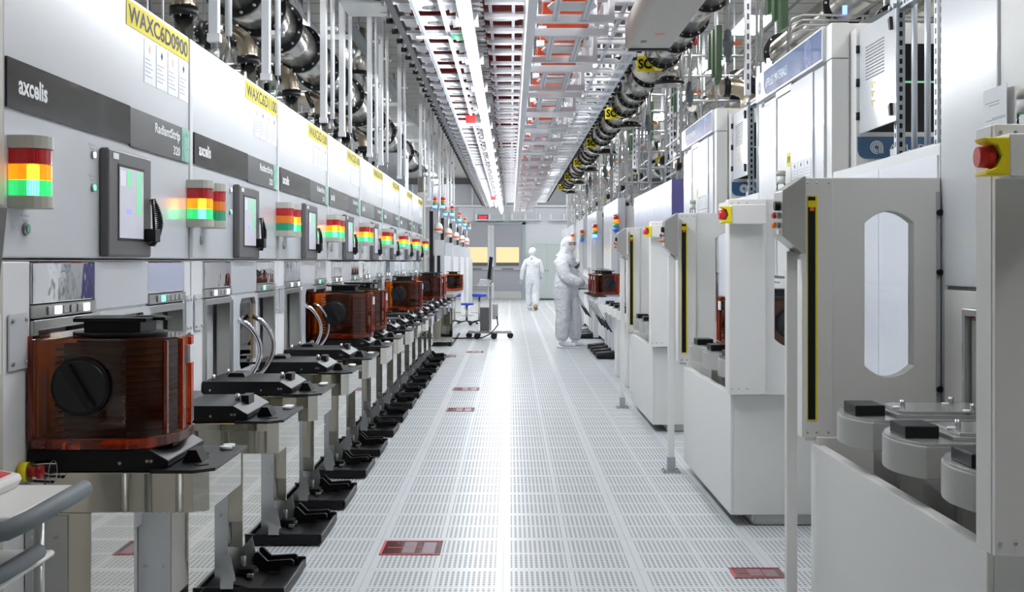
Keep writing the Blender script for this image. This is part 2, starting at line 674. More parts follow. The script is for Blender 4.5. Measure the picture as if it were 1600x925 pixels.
ORD = ['first', 'second', 'third', 'fourth', 'fifth', 'sixth', 'seventh', 'eighth', 'ninth', 'tenth', 'eleventh', 'twelfth',
       'thirteenth', 'fourteenth', 'fifteenth', 'sixteenth', 'seventeenth', 'eighteenth', 'nineteenth', 'twentieth', 'twenty-first', 'twenty-second', 'twenty-third', 'twenty-fourth', 'twenty-fifth', 'twenty-sixth', 'twenty-seventh', 'twenty-eighth']

# ------------------------------------------------------------------ the room
struct('floor', MB().box(-4.6, 6.0, -4, FAR + 0.2, -0.1, 0, 'floor'))
struct('ceiling', MB().box(-4.6, 6.0, -4, FAR + 0.2, CEIL, CEIL + 0.1, 'ceil'))
struct('wall_left', MB().box(-4.7, -4.6, -4, FAR + 0.2, 0, CEIL, 'sidewall'))
struct('wall_right', MB().box(6.0, 6.1, -4, FAR + 0.2, 0, CEIL, 'sidewall'))
struct('wall_near', MB().box(-4.7, 6.1, -4.1, -4.0, 0, CEIL, 'nearwall'))
# far wall with an opening for the double door (X -1.9..0.46, z 0..2.74)
fw = MB()
fw.box(-4.6, -1.9, FAR, FAR + 0.15, 0, 3.38, 'wallgrey').box(0.46, 6.0, FAR, FAR + 0.15, 0, 3.38, 'walllight')
fw.box(-1.9, 0.46, FAR, FAR + 0.15, 2.76, 3.38, 'walllight').box(-4.6, 6.0, FAR, FAR + 0.15, 3.38, CEIL, 'wallgrey')
struct('wall_far', fw)
tr = MB()
tr.box(-4.6, 6.0, FAR - 0.14, FAR, 3.36, 3.42, 'alu')
for x in (-3.6, -2.4, -1.42, -0.2, 0.9, 2.0, 3.1):
    tr.box(x, x + 0.06, FAR - 0.06, FAR, 2.9, CEIL, 'alu')
tr.box(-4.6, 6.0, FAR - 0.08, FAR, CEIL - 0.22, CEIL, 'bezel')
for x in (-1.3, 0.0, 1.4):
    tr.box(x, x + 1.1, FAR - 0.25, FAR, 2.86, 2.90, 'alu')
    for q in (0.02, 0.5, 1.02):
        tr.box(x + q, x + q + 0.06, FAR - 0.25, FAR - 0.19, 2.9, 3.1, 'aluwhite')
struct('trim_1', tr)
fr = MB()
fr.box(-1.96, -1.86, FAR - 0.05, FAR, 0, 2.8, 'doorframe').box(0.42, 0.54, FAR - 0.05, FAR, 0, 2.8, 'doorframe').box(-1.96, 0.54, FAR - 0.05, FAR, 2.72, 2.82, 'doorframe')
struct('trim_2', fr)
for k, (x0, x1, w0, w1) in enumerate(((-1.86, -0.73, -1.65, -0.84), (-0.71, 0.42, -0.53, 0.30))):
    d = MB()
    d.ring([(x0, 0.02), (x1, 0.02), (x1, 2.72), (x0, 2.72)], [(w0, 1.22), (w1, 1.22), (w1, 1.9), (w0, 1.9)], 'y', FAR, FAR + 0.05, 'doorgrey')
    do = struct('door_%d' % (k + 1), d)
    MB().box(w0, w1, FAR + 0.015, FAR + 0.03, 1.22, 1.9, 'amberwin').box(w0, w1, FAR + 0.005, FAR + 0.016, 1.22, 1.34, 'bezel').build('window_pane', do)
    MB().box(w0 - 0.1, w1 + 0.1, FAR - 0.05, FAR, 1.08, 1.14, 'steelmat').box(w0 + 0.2, w1 - 0.2, FAR - 0.07, FAR - 0.05, 1.09, 1.13, 'bezel').build('push_bar', do)
    MB().box(x0 + 0.03, x1 - 0.03, FAR - 0.006, FAR, 0.03, 0.3, 'steelmat').build('kick_plate', do)
    MB().box((x1 - 0.1 if k == 0 else x0), (x1 if k == 0 else x0 + 0.1), FAR - 0.03, FAR, 0.02, 2.7, 'walllight').build('edge_strip', do)

ex = thing('exit_sign', 'illuminated red exit sign above the grey double doors', 'sign', (-1.0, FAR - 0.1, 2.83))
MB().box(-0.19, 0.19, 0, 0.1, 0, 0.24, 'bezel').build('housing', ex, 0.005)
M['exitred'] = mat('exit_letters', (0.8, 0.02, 0.05), 0.4, emit=(1.0, 0.02, 0.06), es=1.5)
text('lettering', 'EXIT', (-0.15, -0.002, 0.05), 0.14, 0.30, 'front', 'exitred', ex, 0.03)

lk = thing('storage_locker', 'pale green double door locker against the far wall', 'cabinet', (1.29, FAR - 0.51, 0))
MB().box(-0.5, 0.5, 0, 0.5, 0.04, 2.0, 'cabgreen').build('body', lk, 0.004)
for s in (-1, 1):
    d = MB().box(0.005 if s > 0 else -0.49, 0.49 if s > 0 else -0.005, -0.02, 0, 0.06, 1.98, 'cabgreen').build('door', lk, 0.003)
    MB().cyl((s * 0.05, -0.05, 1.05), (s * 0.05, -0.02, 1.05), 0.02, m='black').build('handle', d)


# ------------------------------------------------------------------ lights of the room
def ceiling_fixture():
    t = thing('ceiling_light', '', 'light', (0, 0, CEIL))
    MB().box(-0.19, 0.19, -0.62, 0.62, -0.07, -0.001, 'white').build('housing', t)
    MB().box(-0.15, 0.15, -0.58, 0.58, -0.085, -0.071, 'fixture').build('diffuser', t)
    return t


fx = []
for row, (X, nm) in enumerate(((-2.7, 'left side, above the exhaust ducts'), (1.35, 'over the overhead rack, right of centre'), (3.0, 'right side, above the tool cabinets'))):
    for i in range(13):
        Y = 2.2 + i * 3.3 + (3.3 if row == 0 else 0)
        fx.append(((X, Y, CEIL), '%s white ceiling light from the near end, %s' % (ORD[i], nm)))
place_copies(ceiling_fixture(), fx, 'rectangular ceiling lights')


def tube_section():
    t = thing('tube_light', '', 'light', (0, 0, 0))
    MB().box(-0.045, 0.045, 0.0, 1.64, 0.03, 0.075, 'white').build('housing', t)
    MB().cyl((0, 0.01, 0), (0, 1.63, 0), 0.03, n=10, m='tube').build('tube', t)
    MB().box(-0.075, 0.075, 0.72, 0.92, 0.04, 0.10, 'aluwhite').build('bracket', t)
    MB().cyl((0, 0.82, 0.09), (0, 0.82, CEIL - 3.0), 0.006, n=6, m='alu').build('hanger', t)
    return t


place_copies(tube_section(), [((-0.30, 4.43 + i * 1.665, 3.0), '%s section of the glowing white tube line from the near end' % ORD[i]) for i in range(22)],
             'sections of the long overhead tube light')


# ------------------------------------------------------------------ pods
def make_pod():
    """wafer pod: door towards -x, rounded back towards +x, base at z=0"""
    t = thing('wafer_pod', '', 'wafer pod')
    pl = [(-0.155, -0.185), (0.07, -0.185), (0.115, -0.165), (0.145, -0.12), (0.16, -0.06), (0.165, 0), (0.16, 0.06), (0.145, 0.12), (0.115, 0.165), (0.07, 0.185), (-0.155, 0.185)]
    sh = MB().prism(pl, 'z', 0.022, 0.262, 'pod').build('shell', t, 0.006, 2)
    sk = [(x * 1.035 if x > 0 else x, y * 1.04) for x, y in pl]
    MB().prism(sk, 'z', 0.0, 0.028, 'podrim').build('skirt', t, 0.004)
    w = MB()
    for i in range(13):
        w.cyl((0.02, 0, 0.035 + i * 0.0165), (0.02, 0, 0.043 + i * 0.0165), 0.128, n=24, m='podin')
    w.cyl((0.02, 0, 0.032), (0.02, 0, 0.252), 0.124, n=28, m='podin')
    w.box(-0.09, 0.05, -0.150, -0.125, 0.03, 0.25, 'podin').box(-0.09, 0.05, 0.125, 0.150, 0.03, 0.25, 'podin').box(0.02, 0.03, -0.10, 0.10, 0.03, 0.25, 'podin')
    for i in range(13):
        w.box(-0.105, 0.06, -0.165, -0.15, 0.035 + i * 0.0165, 0.041 + i * 0.0165, 'podin')
    w.build('wafer_stack', t)
    rb = MB()
    for y in (-0.12, -0.04, 0.04, 0.12):
        xx = 0.148 if abs(y) > 0.1 else 0.165
        rb.box(xx - 0.004, xx + 0.004, y - 0.006, y + 0.006, 0.03, 0.255, 'podrim')
    split(rb, 'rib', t)
    MB().ring([(-0.19, 0.02), (0.19, 0.02), (0.19, 0.27), (-0.19, 0.27)], [(-0.165, 0.04), (0.165, 0.04), (0.165, 0.25), (-0.165, 0.25)], 'x', -0.162, -0.150, 'podrim').build('door_rim', t)
    MB().box(-0.149, -0.143, -0.168, 0.168, 0.028, 0.255, 'poddoor').build('pod_door', t)
    f = MB()
    f.cyl((0, 0, 0.262), (0, 0, 0.272), 0.115, n=28, m='black').prism([(-0.07, -0.07), (0.07, -0.07), (0.07, 0.07), (-0.07, 0.07)], 'z', 0.27, 0.30, 'black')
    f.box(-0.09, 0.09, -0.09, 0.09, 0.298, 0.308, 'black').box(-0.11, -0.02, -0.02, 0.02, 0.30, 0.309, 'black').box(0.03, 0.12, -0.03, 0.03, 0.30, 0.308, 'black')
    f.build('top_flange', t, 0.002)
    for s in (-1, 1):
        k = MB()
        k.cyl((-0.035, s * 0.185, 0.15), (-0.035, s * 0.199, 0.15), 0.070, n=32, m='black')
        k.cyl((-0.035, s * 0.199, 0.15), (-0.035, s * 0.203, 0.15), 0.064, 0.060, n=32, m='blackmetal')
        ca, sa = math.cos(math.radians(-58)), math.sin(math.radians(-58))
        q = [(-0.06, -0.012), (0.06, -0.008), (0.06, 0.008), (-0.06, 0.012)]
        k.prism([(-0.035 + a * ca - b * sa, 0.15 + a * sa + b * ca) for a, b in q], 'y', s * 0.199, s * 0.222, 'black')
        k.build('side_knob', t, 0.0015)
    MB().box(0.163, 0.170, 0.02, 0.07, 0.19, 0.235, 'paper').build('label_tag', t)
    return t


pod0 = resize(make_pod(), 1.117, 0.0)

# ------------------------------------------------------------------ left row: strip machines
SL = 1.117            # left row: built on a 1.15 m module, real size is this much larger
DZ = 1.393 * (1 - SL)
BOT = -DZ / SL       # floor level in module units
FX = -1.285
PITCH = 1.665
Y0 = 2.80
PM = PITCH * SL
YM = Y0 * SL
NM = 8
PORTS = (0.32, 1.21)
TOP = 2.193
CODES = ['WAXC6D0900', 'WAXC6D1100', 'WAXC6D1500', 'WAXC6D1600', 'WAXC6D1700', 'WAXC6D1800', 'WAXC6D1900', 'WAXC6D2000']


def signal_tower(parent, y, lit, cut=False):
    """D-shaped stack light on the front face"""
    t = MB()
    pl = [(0.0, y - 0.05), (0.045, y - 0.05)] + arc(0.045, y, 0.040, -90, 90, 8, 0.05)[1:-1] + [(0.045, y + 0.05), (0.0, y + 0.05)]
    sm = [(a * 0.96, y + (b - y) * 0.96) for a, b in pl]
    t.prism(pl, 'z', 1.652, 1.682, 'lens_cap').prism(pl, 'z', 1.515, 1.543, 'lens_cap').box(0, 0.002, y - 0.05, y + 0.05, 1.543, 1.652, 'lens_cap')
    o = t.build('signal_tower', parent, 0.006)
    for k, (z0, z1, m, ml) in enumerate(((1.616, 1.651, 'rl', 'rl'), (1.580, 1.615, 'al', 'alit'), (1.544, 1.579, 'gl', 'glit'))):
        b = MB().prism(sm, 'z', z0, z1, ml if lit else m)
        if lit and k > 0:   # the bulb shows as a bright core in the lens
            b.cyl((0.050, y - 0.024, z0 + 0.001), (0.050, y - 0.024, z1 - 0.001), 0.014, n=12, m='bulb' if k == 1 else 'bulbg')
        b.build('lens', o, 0.001, 1)
    return o


def make_machine():
    t = thing('wafer_strip_machine', '', 'machine', (FX, YM, 0))
    b = MB()
    b.box(-1.6, 0, 0.004, PITCH - 0.045, 1.40, TOP, 'panel')
    b.build('upper_cabinet', t, 0.006)
    b = MB()
    b.box(-1.6, -0.003, 0.004, 0.168, 0.24, 1.392, 'white')
    b.box(-1.6, -0.003, 1.552, PITCH - 0.012, 0.24, 1.392, 'white')
    b.box(-1.6, -0.003, 0.612, 1.112, 0.24, 1.392, 'white')
    b.box(-1.6, -0.003, 0.168, 0.612, 0.24, 0.86, 'white').box(-1.6, -0.003, 1.112, 1.552, 0.24, 0.86, 'white')
    b.box(-1.6, -0.12, 0.168, 0.612, 0.86, 1.392, 'portlight').box(-1.6, -0.12, 1.112, 1.552, 0.86, 1.392, 'portlight')
    b.box(-1.6, -0.22, 0.02, PITCH - 0.02, BOT, 0.24, 'steelmat')
    b.build('lower_cabinet', t, 0.003)
    MB().box(-1.6, 0.004, PITCH - 0.043, PITCH - 0.002, 1.40, TOP - 0.004, 'portlight').build('corner_post', t, 0.003)
    MB().box(-0.01, 0.004, 0.612, 1.112, 1.258, 1.392, 'panel').build('centre_panel', t, 0.003)
    # name band
    nb = MB().box(0, 0.006, 0.012, 0.92, 1.745, 1.860, 'band').build('name_band', t)
    text('lettering', 'axcelis', (0.0062, 0.075, 1.782), 0.046, 0.18, 'left', 'letter', nb, 0.030)
    nb = MB().box(0, 0.006, 0.923, 1.60, 1.740, 1.858, 'band2').build('model_band', t)
    text('lettering', 'RadiantStrip', (0.0062, 1.18, 1.798), 0.042, 0.30, 'left', 'letter', nb, 0.028)
    text('lettering', '320', (0.0062, 1.395, 1.755), 0.030, 0.085, 'left', 'letter', nb, 0.028)
    MB().box(0.006, 0.0068, 1.502, 1.60, 1.742, 1.857, 'teal').build('logo_patch', nb)
    lg = MB()
    for r in (0.02, 0.032):
        for (cx, cz) in ((1.55, 1.822), (1.55, 1.775)):
            pts = arc(cx, cz, r, 20, 340, 16)
            lg.tube([(0.007, a, c) for a, c in pts], 0.0012, 4, 'teal2')
    lg.build('logo_rings', nb)
    # touch screen
    ts = MB()
    ts.box(0, 0.028, 0.655, 1.065, 1.405, 1.712, 'bezel')
    so = ts.build('touchscreen', t, 0.008)
    MB().box(0.028, 0.0295, 0.735, 0.985, 1.452, 1.672, 'black').build('screen_rim', so)
    s = MB()
    s.box(0.0295, 0.0305, 0.745, 0.975, 1.46, 1.664, 'lcd')
    s.box(0.0305, 0.031, 0.75, 0.80, 1.61, 1.655, 'lcdw').box(0.0305, 0.031, 0.81, 0.855, 1.61, 1.66, 'lcdg')
    s.box(0.0305, 0.031, 0.905, 0.95, 1.53, 1.66, 'lcdg').box(0.0305, 0.031, 0.81, 0.85, 1.53, 1.545, 'lcdb')
    s.build('display', so)
    MB().box(0.028, 0.0295, 0.69, 0.74, 1.683, 1.700, 'paper').build('maker_badge', so)
    h = MB()
    h.box(0.028, 0.062, 0.99, 1.045, 1.452, 1.492, 'black')
    ho = h.build('pen_holder', so, 0.002)
    MB().cyl((0.05, 1.02, 1.485), (0.045, 1.02, 1.585), 0.0045, m='blackmetal').build('stylus', ho)
    cpts = []
    for i in range(150):
        u = i / 149
        cy_ = 1.03 + 0.085 * math.sin(PI * u)
        cz_ = 1.585 - 0.145 * u
        a = u * 2 * PI * 24
        cpts.append((0.04 + 0.010 * math.cos(a), cy_ + 0.012 * math.sin(a), cz_))
    MB().tube(cpts, 0.0022, 4, 'black').build('coiled_cord', ho)
    # buttons
    bt = MB()
    for (y, z, m) in ((0.60, 1.685, 'ledw'), (0.60, 1.595, 'ledg'), (1.11, 1.668, 'ledg'), (1.11, 1.59, 'grey')):
        bt.cyl((0, y, z), (0.007, y, z), 0.011, m='steelmat').cyl((0.007, y, z), (0.009, y, z), 0.008, m=m)
    bt.cyl((0, 0.13, 1.47), (0.008, 0.13, 1.47), 0.016, m='steelmat').cyl((0.008, 0.13, 1.47), (0.01, 0.13, 1.47), 0.011, m='ledg' if False else 'teal')
    for (y, z) in ((0.575, 1.71), (0.575, 1.625), (0.105, 1.498), (1.085, 1.692)):
        bt.box(0, 0.0006, y, y + 0.05, z, z + 0.005, 'inkp').box(0, 0.0006, y + 0.01, y + 0.04, z - 0.010, z - 0.006, 'inkp')
    split(bt, 'push_button', t)
    # ports
    for (a, c) in ((0.17, 0.61), (1.115, 1.55)):
        MB().box(-0.01, 0.003, a, c, 1.289, 1.390, 'mirror').build('chrome_panel', t, 0.003)
        st = MB().box(-0.01, 0.008, a, c, 1.255, 1.286, 'steelmat').build('button_strip', t)
        q = MB()
        for i in range(6):
            q.box(0.008, 0.012, a + 0.08 + i * 0.052, a + 0.12 + i * 0.052, 1.260, 1.281, ('ledw' if a < 0.5 else 'ledg') if i == 1 or (i == 5 and a < 0.5) else 'plate')
        split(q, 'key', st, 0.002)
        f = MB()
        f.ring([(a, 0.86), (c, 0.86), (c, 1.25), (a, 1.25)], [(a + 0.03, 0.90), (c - 0.03, 0.90), (c - 0.03, 1.225), (a + 0.03, 1.225)], 'x', -0.05, 0.006, 'steelmat')
        fo = f.build('port_frame', t, 0.002)
        d = MB().box(-0.12, -0.06, a + 0.045, c - 0.045, 0.905, 1.215, 'portlight')
        d.cyl((-0.06, a + 0.12, 1.10), (-0.05, a + 0.12, 1.10), 0.012, m='black').box(-0.06, -0.056, a + 0.10, c - 0.1, 1.18, 1.186, 'grey')
        d.box(-0.06, -0.058, a + 0.2, a + 0.24, 0.95, 0.99, 'paper')
        d.build('port_door', t, 0.004)
    # hinge plates
    hp = MB()
    for (y0, y1) in ((0.03, 0.14), (1.575, 1.65)):
        hp.box(0, 0.004, y0, y1, 1.14, 1.27, 'panel')
        for y in (y0 + 0.015, y1 - 0.015):
            for z in (1.155, 1.255):
                hp.cyl((0.004, y, z), (0.008, y, z), 0.005, n=8, m='steelmat')
    split(hp, 'hinge_plate', t)
    # centre door with arched window
    w0, w1, z0, z1 = 0.735, 1.06, 0.93, 1.235
    outer, inner = [], []
    inn = [(w0, z0 + 0.03), (w0 + 0.03, z0), (w1 - 0.03, z0), (w1, z0 + 0.03), (w1, z1 - 0.03), (w1 - 0.03, z1), (w0 + 0.03, z1), (w0, z1 - 0.03)]
    out = [(0.617, 0.60), (0.64, 0.58), (1.09, 0.58), (1.108, 0.60), (1.108, 1.235), (1.09, 1.252), (0.64, 1.252), (0.617, 1.235)]
    do = MB().ring(out, inn, 'x', -0.003, 0.012, 'panel').build('window_door', t, 0.002)
    MB().box(-0.002, 0.001, w0 + 0.002, w1 - 0.002, z0 + 0.002, z1 - 0.002, 'amberglass').build('amber_pane', do)
    MB().box(-0.0029, -0.0021, w0, w1, z0, z1, 'beige').build('backing', do)
    for y in (0.70, 0.99):
        pts = []
        for i in range(17):
            u = i / 16
            pts.append((0.012 + 0.085 * math.sin(PI * min(1, max(0, u))) ** 0.6, y + 0.04 * math.sin(PI * u), 1.15 - 0.27 * u))
        MB().tube(pts, 0.010, 8, 'mirror').build('handle', do)
    # id label sheets under the yellow plate
    sg = MB().box(0, 0.002, 0.90, 1.61, 2.102, 2.180, 'yellow').build('id_plate', t)
    ls = MB()
    for i in range(4):
        y = 1.08 + i * 0.135
        ls.box(0, 0.0012, y, y + 0.125, 1.955, 2.095, 'sheet')
        for k in range(5):
            ls.box(0.0012, 0.0016, y + 0.01, y + 0.01 + 0.09 * (0.6 + 0.4 * ((k * 7 + i * 3) % 5) / 5), 2.03 - k * 0.013, 2.033 - k * 0.013, 'inkp')
        ls.prism([(y + 0.06, 2.052), (y + 0.072, 2.066), (y + 0.06, 2.080), (y + 0.048, 2.066)], 'x', 0.0012, 0.0017, 'ink' if i % 2 else 'orange')
    ls.build('hazard_sheets', t)
    return t


mach0 = resize(make_machine(), SL, DZ)
machines = place_copies(mach0, [((FX, YM + PM * i, 0), '%s white wafer strip machine from the near end, numbered %s' % (ORD[i], CODES[i])) for i in range(NM)],
                        'white strip machines along the left side')
for i, mroot in enumerate(machines):
    sg = [c for c in mroot.children if c.name.startswith('id_plate')][0]
    resize(text('lettering', CODES[i], (0.0022, 0.915, 2.113), 0.056, 0.68, 'left', 'ink', sg, 0.022), SL, DZ)
    # signal towers; lit state follows the photo
    if i == 0:
        resize(signal_tower(mroot, 0.075, True), SL, DZ)
    near_lit = {0: True, 1: False}.get(i, True)
    far_lit = {0: False, 1: True}.get(i, i % 2 == 0)
    if i < NM:
        resize(signal_tower(mroot, PITCH - 0.03, near_lit), SL, DZ)
    if 0 < i:
        resize(signal_tower(mroot, 0.17, {1: False, 2: True, 3: True, 4: True, 5: False, 6: True, 7: True}[i]), SL, DZ)

# cabinet before the first machine: only its end edge is in view
pc = thing('equipment_cabinet', 'beige cabinet edge at the far left, beside the first strip machine', 'cabinet', (FX, 1.5, 0))
MB().box(-1.6, 0.004, 0, 1.625, 1.40, 2.6, 'beige').box(-1.6, 0.004, 0, 1.625, 0.1, 1.392, 'beige').box(-1.5, -0.1, 0.05, 1.55, 0, 0.1, 'bezel').build('body', pc, 0.004)
MB().box(0.004, 0.008, 1.40, 1.60, 1.11, 1.26, 'cream').build('cover_plate', pc)


# ------------------------------------------------------------------ load ports of the left row
def make_port():
    t = thing('load_port', '', 'load port')
    pl = [(0.0, -0.19), (0.398, -0.19), (0.43, -0.165), (0.43, 0.185), (0.0, 0.185)]
    MB().prism(pl, 'z', 0.797, 0.892, 'steel').build('shelf_box', t, 0.002)
    MB().prism([(0.30, -0.205), (0.40, -0.205), (0.445, -0.165), (0.445, 0.195), (0.30, 0.195)], 'z', 0.892, 0.900, 'blackmetal').build('top_plate', t, 0.001)
    w = MB()
    w.prism([(-0.025 + 0.37, 0.9), (0.37 + 0.025, 0.9), (0.37 + 0.01, 0.93), (0.37 - 0.01, 0.93)], 'y', -0.09, -0.02, 'black')
    w.cyl((0.36, 0.04, 0.9), (0.36, 0.04, 0.903), 0.02, m='black').cyl((0.40, -0.12, 0.9), (0.40, -0.12, 0.902), 0.018, m='black')
    split(w, 'wedge', t)
    p = MB().cyl((0.405, 0.12, 0.9), (0.405, 0.12, 0.909), 0.016, m='paper').cyl((0.405, 0.155, 0.9), (0.405, 0.155, 0.909), 0.016, m='paper')
    split(p, 'indicator', t)
    k = MB()
    k.prism([(0.0, 0.892), (0.31, 0.892), (0.335, 0.905), (0.335, 0.918), (0.29, 0.944), (0.0, 0.944)], 'y', -0.175, 0.165, 'black')
    ko = k.build('pod_carriage', t, 0.003)
    q = MB()
    q.prism([(0.05, 0.944), (0.12, 0.944), (0.11, 0.958), (0.06, 0.958)], 'y', 0.02, 0.14, 'black')
    q.box(0.285, 0.31, -0.04, 0.04, 0.93, 0.962, 'blackmetal')
    q.build('latch', ko)
    n = MB()
    for (x, y) in ((0.03, -0.12), (0.03, 0.12), (0.27, -0.02)):
        n.cyl((x, y, 0.94), (x, y, 0.966), 0.009, 0.006, n=10, m='plate')
    for (x, z) in ((0.03, 0.912), (0.22, 0.912), (0.285, 0.917), (0.295, 0.917)):
        n.cyl((x, -0.179, z), (x, -0.174, z), 0.004, n=8, m='plate')
    split(n, 'locating_pin', ko)
    MB().box(0.0, 0.155, -0.185, 0.15, 0.33, 0.796, 'steel').build('pedestal', t, 0.002)
    MB().box(0.0, 0.09, -0.185, 0.10, BOT, 0.33, 'steelmat').build('pedestal_foot', t, 0.002)
    b = MB().box(0.0, 0.10, -0.19, -0.186, 0.12, 0.79, 'plate')
    for z in (0.2, 0.45, 0.74):
        b.cyl((0.02, -0.193, z), (0.02, -0.19, z), 0.005, n=8, m='steelmat').cyl((0.075, -0.193, z), (0.075, -0.19, z), 0.005, n=8, m='steelmat')
    b.build('side_bracket', t)
    return t


ports, pcs = [], []
for i in range(NM):
    for k, r in enumerate(PORTS):
        pcs.append(YM + PM * i + r * SL)
POD_AT = (0, 5, 6, 10, 14, 15)
items = []
for n, Y in enumerate(pcs):
    items.append(((FX, Y, 0), 'stainless steel load port, %s from the near end of the left row%s' % (ORD[n], ', carrying a pod' if n in POD_AT else ', empty')))
place_copies(resize(make_port(), SL, DZ), items, 'stainless load ports on the left row')


def make_dock():
    t = thing('docking_base', '', 'docking base')
    b = MB()
    b.prism([(-0.13, 0.012), (0.215, 0.012), (0.23, 0.025), (0.23, 0.060), (-0.13, 0.060)], 'y', -0.30, -0.285, 'black')
    b.prism([(-0.13, 0.012), (0.215, 0.012), (0.23, 0.025), (0.23, 0.060), (-0.13, 0.060)], 'y', 0.235, 0.25, 'black')
    b.box(-0.13, 0.225, -0.30, 0.25, 0.006, 0.022, 'black')
    b.box(0.215, 0.23, -0.30, 0.25, 0.012, 0.05, 'black')
    for (x, y) in ((0.20, -0.27), (0.20, 0.22), (-0.04, -0.27), (-0.04, 0.22)):
        b.cyl((x, y, 0), (x, y, 0.012), 0.02, n=10, m='steelmat')
    b.prism([(-0.02, 0.022), (0.10, 0.022), (-0.02, 0.05)], 'y', -0.18, 0.13, 'black')
    b.build('tray', t, 0.004)
    for s, y in ((0, -0.292), (1, 0.12)):
        MB().prism([(-0.03, 0.045), (0.022, 0.045), (0.024, 0.085), (0.034, 0.09), (0.012, 0.185), (-0.005, 0.195), (-0.03, 0.198)], 'y', y - 0.008, y - 0.003, 'plate').build('fin_plate', t)
    a = MB()
    a.prism([(0.03, 0.11), (0.045, 0.115), (0.085, 0.075), (0.19, 0.082), (0.20, 0.075), (0.20, 0.058), (0.15, 0.056), (0.14, 0.03), (0.05, 0.03), (0.03, 0.07)], 'y', 0.09, 0.11, 'black')
    a.prism([(0.03, 0.11), (0.045, 0.115), (0.085, 0.075), (0.19, 0.082), (0.20, 0.075), (0.20, 0.058), (0.15, 0.056), (0.14, 0.03), (0.05, 0.03), (0.03, 0.07)], 'y', 0.19, 0.21, 'black')
    split(a, 'guide_arm', t, 0.002)
    c = MB().box(-0.02, 0.05, -0.05, 0.02, 0.05, 0.075, 'black').box(0.03, 0.06, -0.08, -0.06, 0.045, 0.06, 'plate').box(0.03, 0.06, 0.0, 0.02, 0.045, 0.06, 'plate')
    c.box(0.06, 0.085, -0.14, -0.10, 0.0215, 0.0225, 'paper').box(0.07, 0.095, -0.02, 0.02, 0.0215, 0.0225, 'paper')
    c.cyl((0.0, 0.0, 0.075), (0.0, 0.0, 0.12), 0.012, m='plate')
    split(c, 'catch_block', t, 0.002)
    return t


items = []
for n, Y in enumerate(pcs):
    if n < 2:
        continue
    items.append(((FX + 0.13, Y - 0.0, 0), 'black cart docking base on the floor below the %s load port, left row' % ORD[n]))
place_copies(make_dock(), items, 'black docking bases along the left row')

pod_items = []
pod_lab = {0: 'large amber wafer pod with black side knob, closest to the camera on the left', 5: 'amber wafer pod on the sixth left load port, front of a close pair',
           6: 'amber wafer pod standing just behind another on the left load ports', 10: 'amber wafer pod alone on the eleventh left load port',
           14: 'amber wafer pod on the second last load port of the left row', 15: 'amber wafer pod on the last load port of the left row'}
for n in POD_AT:
    pod_items.append(((FX + 0.185, pcs[n] + 0.006, 0.945 * SL + DZ), pod_lab[n]))

# ------------------------------------------------------------------ right row: enclosures A, B, C
RX = 1.66
RUN = [2.90, 6.40, 9.98]
RL = 1.90
WN = ['nearest', 'second', 'third']


def arch_window(x0, x1, z0, z1, rise, n=14):
    def drop(u):
        return rise * u * u
    us = [-1 + 2 * i / n for i in range(n + 1)]
    cx, hw = (x0 + x1) / 2, (x1 - x0) / 2
    return [(cx + hw * u, z0 + drop(u)) for u in us] + [(cx - hw * u, z1 - drop(u)) for u in us]


def outer_match(x0, x1, z0, z1, n=14):
    bot = [(x0 + (x1 - x0) * i / n, z0) for i in range(n + 1)]
    top = [(x1 - (x1 - x0) * i / n, z1) for i in range(n + 1)]
    return bot + top


